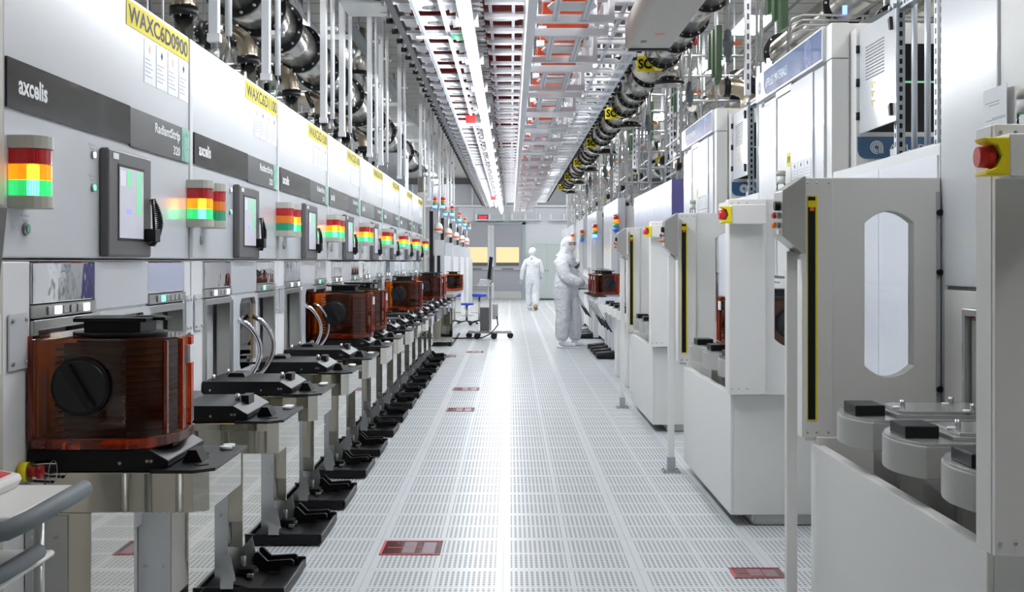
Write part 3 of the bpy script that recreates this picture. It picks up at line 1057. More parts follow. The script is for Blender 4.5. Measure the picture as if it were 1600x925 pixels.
def make_enclosure():
    """guard around the load ports; local y 0..RL"""
    t = thing('port_enclosure', '', 'machine guard')
    f = MB()
    f.box(1.155, 1.172, 0.10, RL - 0.04, 0.06, 0.692, 'cream').box(1.172, RX, 0.10, 0.13, 0.06, 0.69, 'cream').box(1.172, RX, RL - 0.08, RL - 0.05, 0.06, 0.72, 'cream')
    f.box(1.172, 1.20, 0.13, RL - 0.08, 0.675, 0.690, 'cream')
    f.build('front_guard', t, 0.003)
    fe = MB()
    for y in (0.25, RL - 0.2):
        fe.cyl((1.45, y, 0), (1.45, y, 0.02), 0.05, m='black').cyl((1.45, y, 0.02), (1.45, y, 0.06), 0.015, m='steelmat')
    split(fe, 'underframe', t)
    for k, (y0, y1) in enumerate(((0.0, 0.075), (RL - 0.03, RL + 0.045))):
        x0, x1, z0, z1 = 1.135, 1.655, 0.700, 1.715
        w = MB().ring(outer_match(x0, x1, z0, z1), arch_window(1.365, 1.555, 0.945, 1.585, 0.045), 'y', y0, y1, 'cream')
        wo = w.build('end_wall', t, 0.003)
        MB().prism(arch_window(1.3655, 1.5545, 0.946, 1.584, 0.045), 'y', y1 - 0.012, y1 - 0.008, 'glass').build('window_pane', wo)
        # light curtain column at the aisle edge
        c = MB().box(1.128 if k == 0 else 1.118, 1.315 if k == 0 else 1.235, y0 - 0.02, y0 + 0.0, 0.705 if k == 0 else 0.715, 1.712, 'cream')
        if k == 0:
            c.box(1.126, 1.136, y0, y1 + 0.02, 0.705, 1.712, 'cream')
        else:
            c.box(1.118, 1.136, y0, y1 + 0.05, 0.715, 1.712, 'cream')
        for (x, z) in ((1.13, 0.735), (1.165, 0.735), (1.21, 0.735), (1.13, 1.693), (1.165, 1.693), (1.21, 1.693)):
            c.cyl((x + 0.01, y0 - 0.024, z), (x + 0.01, y0 - 0.02, z), 0.005, n=8, m='steelmat')
        co = c.build('light_curtain_column', t, 0.002)
        if k == 1:
            s = MB().box(1.138, 1.176, y0 - 0.026, y0 - 0.020, 0.782, 1.645, 'yellow').box(1.140, 1.168, y0 - 0.028, y0 - 0.026, 0.786, 1.64, 'black')
            s.box(1.140, 1.168, y0 - 0.032, y0 - 0.028, 1.60, 1.625, 'yellow').box(1.146, 1.162, y0 - 0.034, y0 - 0.032, 1.585, 1.60, 'orange')
            s.build('light_curtain', t)
            h = MB()
            for z in (1.58, 1.35, 0.9):
                h.cyl((1.65, y0 - 0.02, z), (1.65, y0 - 0.005, z), 0.012, m='black')
            h.box(1.64, 1.655, y0 - 0.006, y0 - 0.001, 0.75, 1.66, 'grey')
            split(h, 'hinge', wo)
    # control box with emergency stop on the near wall
    b = MB().box(1.125, 1.30, -0.11, -0.021, 1.582, 1.682, 'cream')
    bo = b.build('control_box', t, 0.004)
    MB().prism([(1.068, 1.588), (1.124, 1.588), (1.124, 1.672), (1.068, 1.672), (1.074, 1.664), (1.098, 1.655), (1.108, 1.63), (1.098, 1.605), (1.074, 1.596)], 'y', -0.112, -0.045, 'yellow').build('stop_shroud', bo, 0.002)
    MB().cyl((1.112, -0.08, 1.63), (1.09, -0.08, 1.63), 0.012, m='steelmat').cyl((1.096, -0.08, 1.63), (1.062, -0.08, 1.63), 0.027, 0.023, n=20, m='red').build('stop_button', bo)
    return t


encs = place_copies(make_enclosure(), [((0, y, 0), '%s cream guard enclosure around the load ports of the right row' % WN[i]) for i, y in enumerate(RUN)], 'load port guards on the right')


def ribbon(mb, pts, w, P, m):
    """flat stroke of width w through 2-D points"""
    vs = []
    for i, p in enumerate(pts):
        a, b = pts[max(i - 1, 0)], pts[min(i + 1, len(pts) - 1)]
        dx, dz = b[0] - a[0], b[1] - a[1]
        L = math.hypot(dx, dz) or 1
        nx, nz = -dz / L * w / 2, dx / L * w / 2
        vs += [P(p[0] + nx, p[1] + nz), P(p[0] - nx, p[1] - nz)]
    mb.add(vs, [(2 * i, 2 * i + 1, 2 * i + 3, 2 * i + 2) for i in range(len(pts) - 1)], m)


def logo(mb, cx, cz, s, face, off, m, w=0.09):
    """arched line mark: nested half-rounded shapes"""
    def P(a, b):
        return (off, -a, b) if face == 'right' else (a, off, b)
    for k in range(3):
        r = s * (0.5 - 0.14 * k)
        pts = [(cx - r, cz - s * 0.12)] + [(cx - r * math.cos(math.radians(a)), cz + r * math.sin(math.radians(a))) for a in range(0, 91, 15)]
        pts += [(cx + r * math.sin(math.radians(a)), cz + r * math.cos(math.radians(a))) for a in range(15, 91, 15)] + [(cx + r, cz - s * 0.5)]
        ribbon(mb, pts, s * w, P, m)
        q = s * (0.5 - 0.14 * k)
        ribbon(mb, [(cx - r, cz - s * 0.12), (cx - r * 0.7, cz - q * 0.75), (cx - r * 0.2, cz - q)] + [(cx + 0.1 * s, cz - q)], s * w, P, m)


def make_tool():
    t = thing('process_tool', '', 'machine')
    # local y 0..1.87 = tall cabinet ; 1.87..3.45 = lower ledge body
    b = MB()
    b.box(RX + 0.02, RX + 1.7, 0.02, 1.80, 0.08, 2.628, 'cream')
    b.box(RX + 0.1, RX + 1.6, 0.1, 1.75, 0, 0.08, 'bezel')
    b.build('body', t, 0.004)
    MB().box(RX, RX + 0.09, 0.0, 0.10, 1.30, 2.44, 'cream').box(RX, RX + 0.09, 0.0, 0.11, 2.445, 2.628, 'cream').build('corner_frame', t, 0.003)
    MB().box(RX, RX + 0.09, 1.80, 1.875, 0.1, 2.44, 'panel').build('corner_frame', t, 0.003)
    MB().box(RX - 0.012, RX + 0.02, 0.115, 0.32, 1.30, 2.425, 'panel').build('door_panel', t, 0.004)
    MB().box(RX - 0.02, RX + 0.02, 0.325, 0.855, 1.30, 2.425, 'panel').build('door_panel', t, 0.004)
    MB().box(RX - 0.004, RX + 0.02, 0.86, 1.285, 1.30, 2.40, 'cream').build('door_panel', t, 0.004)
    MB().box(RX - 0.012, RX + 0.02, 1.29, 1.80, 1.30, 2.40, 'panel').build('door_panel', t, 0.004)
    MB().box(RX - 0.014, RX + 0.02, 0.86, 1.285, 2.402, 2.44, 'plate').build('door_rail', t)
    hd = MB().box(RX - 0.022, RX + 0.02, 0.11, 1.875, 2.445, 2.628, 'white').build('header', t, 0.004)
    s = MB()
    s.prism([(0.12, 2.458), (1.50, 2.458), (1.56, 2.475), (1.60, 2.52), (1.60, 2.615), (0.12, 2.615)], 'x', RX - 0.0235, RX - 0.022, 'blue')
    s.build('name_sign', hd)
    text('lettering', 'APPLIED MATERIALS', (RX - 0.0238, 1.55, 2.503), 0.055, 0.62, 'right', 'letter', hd, 0.0)
    lg = MB()
    logo(lg, -0.42, 2.538, 0.145, 'right', RX - 0.0236, 'blue2', 0.08)
    lg.build('faint_mark', hd)
    lg = MB()
    logo(lg, -1.74, 2.53, 0.075, 'right', RX - 0.0224, 'blue', 0.08)
    lg.build('small_mark', hd)
    # signs and tower on the doors
    MB().box(RX - 0.0055, RX - 0.004, 0.87, 1.01, 1.955, 2.035, 'yellow').build('id_plate', t)
    text('lettering', 'APPD10', (RX - 0.0058, 1.0, 1.975), 0.04, 0.12, 'right', 'ink', t, 0.01)
    q = MB()
    for i in range(3):
        for j in range(2):
            y, z = 0.36 + i * 0.155, 1.90 - j * 0.13
            q.box(RX - 0.0215, RX - 0.020, y, y + 0.145, z - 0.06, z + 0.06, 'sheet')
            q.prism([(y + 0.07, z + 0.025), (y + 0.082, z + 0.038), (y + 0.07, z + 0.051), (y + 0.058, z + 0.038)], 'x', RX - 0.0225, RX - 0.0215, 'ink')
            for k in range(4):
                q.box(RX - 0.0222, RX - 0.0215, y + 0.015, y + 0.13 - 0.02 * (k % 2), z + 0.01 - k * 0.017, z + 0.013 - k * 0.017, 'inkp')
    q.build('hazard_sheets', t)
    tw = MB().cyl((RX - 0.05, 0.97, 1.74), (RX - 0.05, 0.97, 1.765), 0.028, m='lens_cap').cyl((RX - 0.05, 0.97, 1.90), (RX - 0.05, 0.97, 1.93), 0.028, m='lens_cap').box(RX - 0.05, RX - 0.004, 0.955, 0.985, 1.74, 1.76, 'grey')
    two = tw.build('signal_tower', t)
    MB().cyl((RX - 0.05, 0.97, 1.765), (RX - 0.05, 0.97, 1.81), 0.026, m='glit').build('lens', two)
    MB().cyl((RX - 0.05, 0.97, 1.81), (RX - 0.05, 0.97, 1.855), 0.026, m='glass').build('lens', two)
    MB().cyl((RX - 0.05, 0.97, 1.855), (RX - 0.05, 0.97, 1.90), 0.026, m='letter').build('lens', two)
    # load port wall at the back of the enclosure
    w = MB()
    w.box(RX - 0.012, RX + 0.02, 0.1, 1.80, 0.1, 1.285, 'cream')
    w.box(RX + 0.0, RX + 0.02, 0.1, 1.80, 1.286, 1.299, 'bezel')
    w.build('port_wall', t, 0.002)
    for k in range(3):
        y = 0.26 + 0.52 * k
        f = MB().ring([(y - 0.22, 0.80), (y + 0.22, 0.80), (y + 0.22, 1.225), (y - 0.22, 1.225)], [(y - 0.19, 0.82), (y + 0.19, 0.82), (y + 0.19, 1.20), (y - 0.19, 1.20)], 'x', RX - 0.05, RX - 0.012, 'plate')
        fo = f.build('port_frame', t, 0.003)
        p = MB().box(RX - 0.03, RX - 0.012, y - 0.175, y + 0.175, 0.835, 1.185, 'portgrey')
        for dy in (-0.09, 0.09):
            p.cyl((RX - 0.036, y + dy, 1.09), (RX - 0.03, y + dy, 1.09), 0.028, n=18, m='black').box(RX - 0.038, RX - 0.036, y + dy - 0.005, y + dy + 0.005, 1.075, 1.105, 'plate')
        p.box(RX - 0.032, RX - 0.03, y - 0.17, y + 0.17, 1.187, 1.193, 'orange').box(RX - 0.032, RX - 0.03, y - 0.17, y + 0.17, 0.826, 0.832, 'orange')
        p.build('port_door', t, 0.006)
        q = MB()
        for i in range(9):
            q.cyl((RX - 0.014, y - 0.12 + i * 0.03, 1.262), (RX - 0.012, y - 0.12 + i * 0.03, 1.262), 0.006, n=10, m='bezel')
        q.build('indicator', t)
    return t


def make_side_module():
    t = thing('side_module', '', 'cabinet')
    MB().box(RX, RX + 1.2, 1.885, 3.47, 0.08, 1.852, 'white').box(RX + 0.05, RX + 1.1, 1.95, 3.4, 0, 0.08, 'bezel').build('body', t, 0.006)
    MB().box(RX - 0.006, RX, 1.90, 2.66, 0.75, 1.805, 'bright').build('cover_panel', t, 0.002)
    MB().box(RX - 0.006, RX, 2.67, 3.45, 0.75, 1.805, 'bright').build('cover_panel', t, 0.002)
    return t


place_copies(make_side_module(), [((0, RUN[0], 0), 'low white cabinet between the nearest and second tall tools'), ((0, RUN[1], 0), 'low white cabinet between the second and third tall tools')], 'low cabinets between the tall tools')
tool0 = make_tool()
place_copies(tool0, [((0, y, 0), '%s tall white process tool with a blue header, right row' % WN[i]) for i, y in enumerate(RUN)], 'blue headed process tools')


def make_gas_panel():
    """between tall cabinets, above the ledge; local y 0 = near side of the next tall cabinet, extends towards camera (-y)"""
    t = thing('electronics_cabinet', '', 'cabinet')
    MB().box(1.76, 2.5, -0.10, 0.02, 1.853, 2.58, 'cream').box(1.80, 2.45, -0.102, -0.10, 2.05, 2.5, 'black').build('body', t, 0.003)
    # open door hinged at y=-0.1, swung towards the camera
    d = MB().box(1.775, 1.785, -0.70, -0.105, 2.04, 2.562, 'panel').build('door', t, 0.002)
    q = MB()
    for k in range(11):
        for j in range(12):
            q.box(1.7735, 1.775, -0.52 + j * 0.026, -0.52 + j * 0.026 + 0.018, 2.455 - k * 0.016, 2.461 - k * 0.016, 'bezel')
    q.build('vent_slots', d)
    q = MB()
    for k in range(3):
        z = 2.245 - k * 0.045
        q.prism([(-0.34, z), (-0.31, z), (-0.325, z + 0.028)], 'x', 1.7735, 1.775, 'yellow').box(1.7735, 1.775, -0.37, -0.345, z + 0.018, z + 0.024, 'red')
    q.build('warning_sticker', d)
    for z in (2.10, 2.50):
        MB().prism([(-0.66, z - 0.03), (-0.64, z - 0.03), (-0.62, z + 0.02), (-0.65, z + 0.03)], 'x', 1.76, 1.775, 'black').build('latch', d)
    h = MB()
    for z in (2.13, 2.30, 2.47):
        h.cyl((1.77, -0.10, z - 0.02), (1.77, -0.10, z + 0.02), 0.012, m='black')
    h.build('hinge', t)
    p = MB().prism([(1.765, 2.025), (2.4, 2.025), (2.4, 1.915), (1.80, 1.915), (1.775, 1.93), (1.765, 1.955)], 'y', -0.112, -0.101, 'navy').build('name_plate', t)
    lg = MB()
    logo(lg, 1.86, 1.972, 0.062, 'front', -0.1125, 'letter', 0.07)
    lg.build('mark', p)
    text('lettering', 'APPLIED MATERIALS', (1.925, -0.1125, 1.955), 0.032, 0.44, 'front', 'letter', p)
    MB().box(1.9, 2.4, -0.103, -0.1021, 2.30, 2.31, 'lcdg').build('cable', t)
    return t


place_copies(make_gas_panel(), [((0, RUN[1], 0), 'cabinet with an open vented door left of the strut frame'),
                                ((0, RUN[2], 0), 'farther electronics cabinet with a navy nameplate, behind the open door one')], 'electronics cabinets')


def make_cage():
    t = thing('strut_frame', '', 'pipe frame')
    x0, x1 = 1.80, 1.84
    y0, y1, z0, z1 = 0.0, 0.55, 1.853, 2.60
    f = MB()
    for y in (y0, y1):
        f.box(x0, x1, y, y + 0.04, z0, z1, 'galv')
        for k in range(17):
            z = z0 + 0.03 + k * 0.043
            f.box(x0 - 0.001, x0, y + 0.013, y + 0.027, z, z + 0.024, 'black')
            f.box(x0 + 0.013, x0 + 0.027, y - 0.001, y, z, z + 0.024, 'black')
    for z in (z0, z1 - 0.04):
        f.box(x0, x1, y0 + 0.04, y1, z, z + 0.04, 'galv')
        for k in range(11):
            y = y0 + 0.06 + k * 0.045
            f.box(x0 - 0.001, x0, y, y + 0.024, z + 0.013, z + 0.027, 'black')
    f.build('frame', t)
    for k in range(7):
        y = y0 + 0.09 + k * 0.06
        MB().cyl((x0 + 0.05 + 0.02 * (k % 3), y, z0), (x0 + 0.05 + 0.02 * (k % 3), y, z1 + 0.25), 0.011 if k % 2 else 0.014, n=10, m='alu').build('gas_tube', t)
    b = MB()
    for (y, z) in ((y1 + 0.0, z0 + 0.02), (y1 + 0.0, z1 - 0.02)):
        b.box(x0 - 0.012, x0, y - 0.04, y + 0.06, z - 0.045, z + 0.045, 'galv')
        for dy in (-0.02, 0.04):
            b.cyl((x0 - 0.025, y + dy, z), (x0 - 0.012, y + dy, z), 0.012, n=6, m='galv')
    b.build('bracket', t)
    return t


place_copies(make_cage(), [((0, 5.22, 0), 'galvanised strut frame with steel gas tubes, beside the nearest tall cabinet'),
                           ((0, 8.80, 0), 'farther galvanised strut frame, beside the second tall cabinet')], 'strut frames')


def make_round_port(mx='portgrey'):
    """local: x = 0 at tool face, +x into the aisle (rotated by 180 when placed)"""
    t = thing('load_port', '', 'load port')
    a = arc(0.30, 0, 0.215, -62, 62, 10, 0.215)
    pl = [(0.0, -0.20), (0.42, -0.20), (0.452, -0.193)] + [(0.26 + 0.25 * math.cos(math.radians(q)), 0.30 * math.sin(math.radians(q))) for q in range(-38, 38, 4)] + [(0.455, 0.185), (0.0, 0.185)]
    MB().prism(pl, 'z', 0.775, 0.868, mx).build('shelf', t, 0.003)
    MB().prism([(x * 0.99, y * 0.98) for x, y in pl], 'z', 0.868, 0.876, 'plate').build('rim_plate', t, 0.001)
    p2 = [(0.02, -0.15), (0.33, -0.15), (0.36, -0.11), (0.36, 0.13), (0.02, 0.15)]
    MB().prism(p2, 'z', 0.876, 0.888, 'plate').prism([(x * 0.93, y * 0.9) for x, y in p2], 'z', 0.888, 0.898, 'plate').build('kinematic_plate', t, 0.002)
    MB().box(0.38, 0.48, -0.075, 0.075, 0.876, 0.912, 'black').build('handle_block', t, 0.004)
    n = MB()
    for (x, y) in ((0.10, -0.10), (0.10, 0.10), (0.30, 0.0)):
        n.cyl((x, y, 0.895), (x, y, 0.922), 0.009, n=10, m='plate').cyl((x + 0.03, y + 0.03, 0.895), (x + 0.03, y + 0.03, 0.904), 0.013, n=12, m='paper')
    split(n, 'locating_pin', t)
    MB().box(0.02, 0.36, -0.15, 0.15, 0.0, 0.774, mx).build('pedestal', t, 0.02)
    return t


rp = make_round_port()
it = []
n = 0
for i, y in enumerate(RUN):
    for k in range(3):
        it.append(((RX - 0.03, y + 0.26 + 0.52 * k, 0), 'grey rounded load port, %s from the front inside the %s guard enclosure' % (ORD[k], WN[i]), PI))
place_copies(rp, it, 'rounded grey load ports on the right')
pod_items.append(((1.39, RUN[1] + 0.78, 0.90), 'amber wafer pod on the middle port of the second right enclosure', PI))
pod_items.append(((1.42, RUN[1] + 0.26, 0.90), 'amber wafer pod seen through the arched window of the second right enclosure', PI))


def make_post():
    t = thing('operator_panel', '', 'control panel')
    MB().box(-0.02, 0.02, -0.02, 0.02, 0.008, 1.36, 'cream').build('post', t, 0.002)
    f = MB().box(-0.06, 0.06, -0.06, 0.06, 0, 0.008, 'galv').box(-0.026, 0.026, -0.026, -0.02, 0.008, 0.10, 'galv').box(-0.026, -0.02, -0.026, 0.026, 0.008, 0.10, 'galv')
    for (x, y) in ((-0.045, -0.045), (0.045, -0.045), (-0.045, 0.045), (0.045, 0.045)):
        f.cyl((x, y, 0.008), (x, y, 0.018), 0.008, n=6, m='steelmat')
    f.build('foot_plate', t)
    # angled stainless box: profile in x-z
    prof = [(-0.052, 1.655), (-0.052, 1.485), (0.03, 1.418), (0.036, 1.425), (0.036, 1.705), (0.03, 1.71)]
    b = MB().prism(prof, 'y', -0.09, 0.06, 'steelmat').build('panel_box', t, 0.003)
    k = MB().cyl((-0.052, -0.03, 1.60), (-0.07, -0.03, 1.60), 0.018, m='black').build('selector_knob', b)
    for z, m in ((1.565, 'rl'), (1.528, 'al')):
        MB().cyl((-0.052, -0.03, z), (-0.066, -0.03, z), 0.012, m='steelmat').cyl((-0.066, -0.03, z), (-0.080, -0.03, z), 0.013, 0.010, m=m).build('pilot_lamp', b)
    MB().box(-0.054, -0.052, -0.045, 0.0, 1.495, 1.51, 'paper').build('label_tag', b)
    MB().box(-0.02, 0.02, -0.02, 0.02, 1.36, 1.43, 'cream').box(0.0, 0.06, 0.02, 0.10, 1.40, 1.46, 'cream').build('mount', t)
    return t


place_copies(make_post(), [((1.06, y + 1.78, 0), 'stainless operator panel on a cream post at the %s right enclosure' % WN[i]) for i, y in enumerate(RUN)], 'operator panels')

nt_ = thing('hanging_paper', 'white paper notice hanging on the nearest right tool', 'notice', (RX - 0.022, 4.28, 0))
MB().box(-0.003, -0.001, -0.20, 0.0, 1.66, 1.98, 'paper').build('sheet', nt_)
q = MB()
for k, z in enumerate((1.93, 1.92, 1.875, 1.87, 1.83, 1.825, 1.78, 1.735)):
    q.box(-0.0036, -0.003, -0.19 + 0.05 * (k < 2), -0.02 - 0.03 * (k % 3), z, z + 0.003, 'inkp')
q.build('print', nt_)

# ------------------------------------------------------------------ right row: lavender cabinet and white ported tool
lc = thing('lavender_cabinet', 'pale lavender cabinet with a purple end, behind the third blue headed tool', 'cabinet', (RX, 12.75, 0))
MB().box(0.02, 1.6, 0.05, 3.9, 0.06, 2.23, 'lav').box(0.1, 1.5, 0.2, 3.8, 0, 0.06, 'bezel').build('body', lc, 0.004)
for k in range(5):
    MB().box(0.0, 0.02, 0.06 + k * 0.77, 0.82 + k * 0.77, 0.9, 2.24, 'lav').build('front_panel', lc, 0.006)
MB().box(0.0, 1.6, 0.0, 0.05, 0.06, 2.24, 'purple').build('end_panel', lc, 0.003)

wp = make_round_port('cream')
place_copies(wp, [((RX - 0.03, 12.5 + 0.62 * k, 0), 'cream rounded load port, %s of the row before the lavender cabinet' % ORD[k], PI) for k in range(5)], 'cream load ports')

# five tall white tools farther on
FT = [19.2, 24.0, 28.4, 32.7, 37.2]


def make_far_tool():
    t = thing('etch_tool', '', 'machine')
    MB().box(RX, RX + 0.12, 0.0, 2.9, 1.25, 2.375, 'panel').build('front_tower', t, 0.01)
    MB().box(RX + 0.12, RX + 1.4, 0.06, 2.9, 0.08, 2.25, 'cream').box(RX + 0.2, RX + 1.3, 0.2, 2.8, 0, 0.08, 'bezel').build('body', t, 0.004)
    MB().box(RX - 0.1, RX, 0.0, 0.10, 0.0, 1.9, 'white').box(RX - 0.1, RX + 0.12, 0.1, 2.9, 0.08, 0.82, 'white').build('front_frame', t, 0.004)
    s = MB().box(RX - 0.06, RX - 0.0, 0.03, 0.14, 1.36, 1.72, 'steelmat')
    s.prism([(RX - 0.06, 1.36), (RX, 1.28), (RX, 1.36)], 'y', 0.03, 0.14, 'steelmat')
    s.build('side_panel', t)
    return t


fts = place_copies(make_far_tool(), [((0, y, 0), '%s tall white etch tool beyond the lavender cabinet, right row' % ORD[i]) for i, y in enumerate(FT)], 'tall white tools at the far right')
for i, f in enumerate(fts):
    o = MB().box(RX - 0.05, RX - 0.01, -0.02, 0.02, 1.82, 1.85, 'grey').build('signal_tower', f)
    zz = 1.85
    for m in ('bllit' if i in (1,) else 'bl', 'gl', 'alit' if i in (0, 1, 3) else 'al', 'rl'):
        MB().cyl((RX - 0.03, -0.04, zz), (RX - 0.03, -0.04, zz + 0.062), 0.042, n=14, m=m).build('lens', o)
        zz += 0.063
    MB().cyl((RX - 0.03, -0.04, zz), (RX - 0.03, -0.04, zz + 0.02), 0.042, n=14, m='letter').build('cap', o)


def make_table_port():
    t = thing('pod_shelf', '', 'load port')
    MB().prism([(0, -0.2), (0.36, -0.2), (0.40, -0.12), (0.40, 0.12), (0.36, 0.2), (0, 0.2)], 'z', 0.80, 0.885, 'white').build('shelf', t, 0.004)
    MB().prism([(0.25, -0.2), (0.40, -0.2), (0.44, -0.12), (0.44, 0.12), (0.40, 0.2), (0.25, 0.2)], 'z', 0.885, 0.9, 'black').build('top_plate', t)
    MB().box(0.0, 0.25, -0.16, 0.16, 0.885, 0.905, 'plate').build('carriage', t)
    MB().box(0.02, 0.12, -0.12, 0.12, 0.02, 0.80, 'white').build('pedestal', t, 0.003)
    MB().tube([(0.40, 0.0, 0.80), (0.26, 0.0, 0.55)], 0.007, 6, 'plate').tube([(0.26, 0.0, 0.55), (0.16, 0.0, 0.38)], 0.012, 6, 'blackmetal').build('gas_strut', t)
    return t


def make_cart_dock():
    t = thing('floor_dock', '', 'docking base')
    MB().prism([(0.0, 0.01), (0.44, 0.01), (0.47, 0.03), (0.45, 0.06), (0.2, 0.085), (0.0, 0.10)], 'y', -0.17, 0.17, 'black').build('ramp', t, 0.01)
    r = MB()
    for y in (-0.11, -0.04, 0.04, 0.11):
        r.tube([(0.46, y, 0.065), (0.2, y, 0.095), (0.06, y, 0.14), (0.02, y, 0.38)], 0.014, 6, 'blackmetal')
    r.build('guide_rail', t)
    return t


it, it2 = [], []
for g, yb in enumerate((17.35, 22.0, 26.3, 30.6)):
    for k in range(4 if g == 0 else 3):
        it.append(((RX - 0.06, yb + 0.6 * k + 0.3, 0), 'white pod shelf, %s of the four in front of the first etch tool' % ORD[k] if g == 0 else 'white pod shelf, %s of three beside the %s etch tool' % (ORD[k], ORD[g]), PI))
        it2.append(((RX + 0.02, yb + 0.6 * k + 0.38, 0), 'black floor dock below the %s pod shelf near the %s etch tool' % (ORD[k], ORD[g]), PI))
place_copies(make_table_port(), it, 'white pod shelves')
place_copies(make_cart_dock(), it2, 'black floor docks on the right')
pp = ['nearest', 'middle', 'farthest']
for k in range(3):
    pod_items.append(((RX - 0.06 - 0.19, 17.95 + 0.3 + 0.6 * k, 0.905), '%s of the three dark amber pods beside the standing worker' % pp[k], PI))
pod_items.append(((RX - 0.06 - 0.19, 31.5, 0.905), 'small amber pod behind the back of the standing worker', PI))
pod_items.append(((-1.07, 23.0, 0.855), 'amber wafer pod on the far stainless bench, left side', 0))
place_copies(pod0, [p if len(p) > 2 else (p[0], p[1], 0) for p in pod_items], 'amber wafer pods')

# ------------------------------------------------------------------ left side beyond the strip machines
sb = thing('steel_bench', 'long stainless bench carrying an amber pod beyond the strip machines', 'bench', (-1.6, 20.2, 0))
MB().box(0, 0.65, 0, 3.4, 0.07, 0.80, 'steel').build('body', sb, 0.004)
MB().box(-0.02, 0.67, -0.02, 3.45, 0.80, 0.85, 'steelmat').build('worktop', sb, 0.003)
f = MB()
for (x, y) in ((0.06, 0.06), (0.6, 0.06), (0.06, 3.3), (0.6, 3.3)):
    f.cyl((x, y, 0), (x, y, 0.07), 0.03, m='black')
split(f, 'foot', sb)

cb = thing('steel_enclosure', 'tall steel and glass enclosure standing behind the last strip machine', 'enclosure', (-2.66, 18.1, 0))
MB().box(0, 1.3, 0.0, 0.9, 0.0, 2.40, 'steelmat').build('body', cb, 0.004)
MB().box(1.30, 1.40, 0, 0.12, 0, 2.63, 'beige').build('corner_post', cb)
MB().box(0.3, 1.36, 0.0, 0.02, 2.40, 2.80, 'glass').box(1.36, 1.38, 0.0, 0.9, 2.40, 2.80, 'glass').build('glass_panel', cb)
MB().box(0.45, 1.1, 0.2, 0.8, 2.40, 3.0, 'grey').build('duct_box', cb, 0.01)


def make_dome_tool():
    t = thing('metrology_tool', '', 'machine')
    MB().box(-1.2, 0.0, 0.1, 3.2, 0.0, 1.5, 'white').build('body', t, 0.004)
    MB().box(-0.16, 0.02, -0.02, 0.10, 0.0, 1.80, 'panel').build('front_column', t, 0.005)
    MB().box(-0.11, -0.05, -0.03, -0.02, 1.08, 1.50, 'black').build('slot_screen', t)
    MB().box(-0.26, -0.19, 0.0, 0.099, 0.0, 2.36, 'black').build('dark_post', t)
    MB().box(-0.13, -0.05, -0.08, -0.02, 0.96, 1.05, 'yellow').build('stop_box', t, 0.01)
    MB().cyl((-0.09, 0.06, 1.8), (-0.09, 0.06, 2.5), 0.015, m='steelmat').build('mast', t)
    MB().ball((-0.09, 0.05, 2.03), 0.085, 'white', 16, (1, 1, 1.3), True).build('dome', t)
    MB().cyl((-0.09, 0.05, 1.99), (-0.09, 0.05, 2.03), 0.092, n=20, m='orange').cyl((-0.09, 0.05, 1.93), (-0.09, 0.05, 1.99), 0.08, n=20, m='white').build('dome_ring', t)
    for x in (-0.16, 0.0):
        o = MB().cyl((x, 0.06, 2.40), (x, 0.06, 2.42), 0.045, m='grey').box(-0.17, 0.01, 0.05, 0.07, 2.38, 2.40, 'grey').build('signal_tower', t)
        zz = 2.42
        for m in ('bllit', 'gl', 'al', 'rl'):
            MB().cyl((x, 0.06, zz), (x, 0.06, zz + 0.052), 0.045, n=12, m=m).build('lens', o)
            zz += 0.053
    return t


place_copies(make_dome_tool(), [((-1.31, 23.9 + 3.85 * k, 0), '%s white tool with a dome and twin signal towers, far left' % ORD[k]) for k in range(5)], 'domed tools at the far left')

# workstation cart, stools
wc = thing('workstation_cart', 'wheeled workstation with monitor and papers in the aisle at left', 'cart', (-0.35, 22.3, 0))
b = MB()
b.box(-0.42, 0.36, -0.03, 0.03, 0.09, 0.14, 'plate').box(-0.28, -0.22, -0.28, 0.28, 0.09, 0.14, 'plate').box(0.02, 0.08, -0.28, 0.28, 0.09, 0.14, 'plate')
b.build('base', wc, 0.004)
for (x, y) in ((-0.40, 0.0), (-0.25, -0.27), (-0.25, 0.27), (0.05, -0.27), (0.05, 0.27), (0.34, 0.0)):
    MB().cyl((x - 0.0, y - 0.02, 0.055), (x, y + 0.02, 0.055), 0.055, n=18, m='black').box(x - 0.02, x + 0.02, y - 0.025, y + 0.025, 0.085, 0.11, 'black').build('caster', wc)
MB().box(-0.04, 0.0, -0.02, 0.02, 0.14, 1.25, 'plate').build('pole', wc)
MB().box(-0.20, -0.04, -0.12, 0.12, 0.14, 0.56, 'bezel').build('computer', wc, 0.004)
MB().box(0.02, 0.12, -0.10, 0.10, 0.35, 0.62, 'grey').build('power_box', wc, 0.004)
MB().box(-0.30, 0.02, -0.28, 0.28, 0.93, 0.96, 'plate').box(-0.02, 0.0, -0.2, 0.2, 0.96, 1.02, 'plate').build('tray', wc, 0.004)
MB().prism([(-0.24, 0.96), (0.0, 0.96), (0.0, 1.05), (-0.2, 1.07)], 'y', -0.18, 0.18, 'paper').build('papers', wc)
MB().prism([(-0.07, 1.08), (-0.02, 1.06), (0.03, 1.46), (-0.03, 1.48)], 'y', -0.22, 0.22, 'black').box(0.0, 0.04, -0.05, 0.05, 1.0, 1.3, 'plate').build('monitor', wc, 0.005)
MB().tube([(0.1, -0.1, 0.4), (0.12, -0.14, 0.25), (0.0, -0.2, 0.1), (-0.15, -0.25, 0.03), (-0.7, -0.2, 0.012)], 0.012, 6, 'black').build('power_cord', wc)


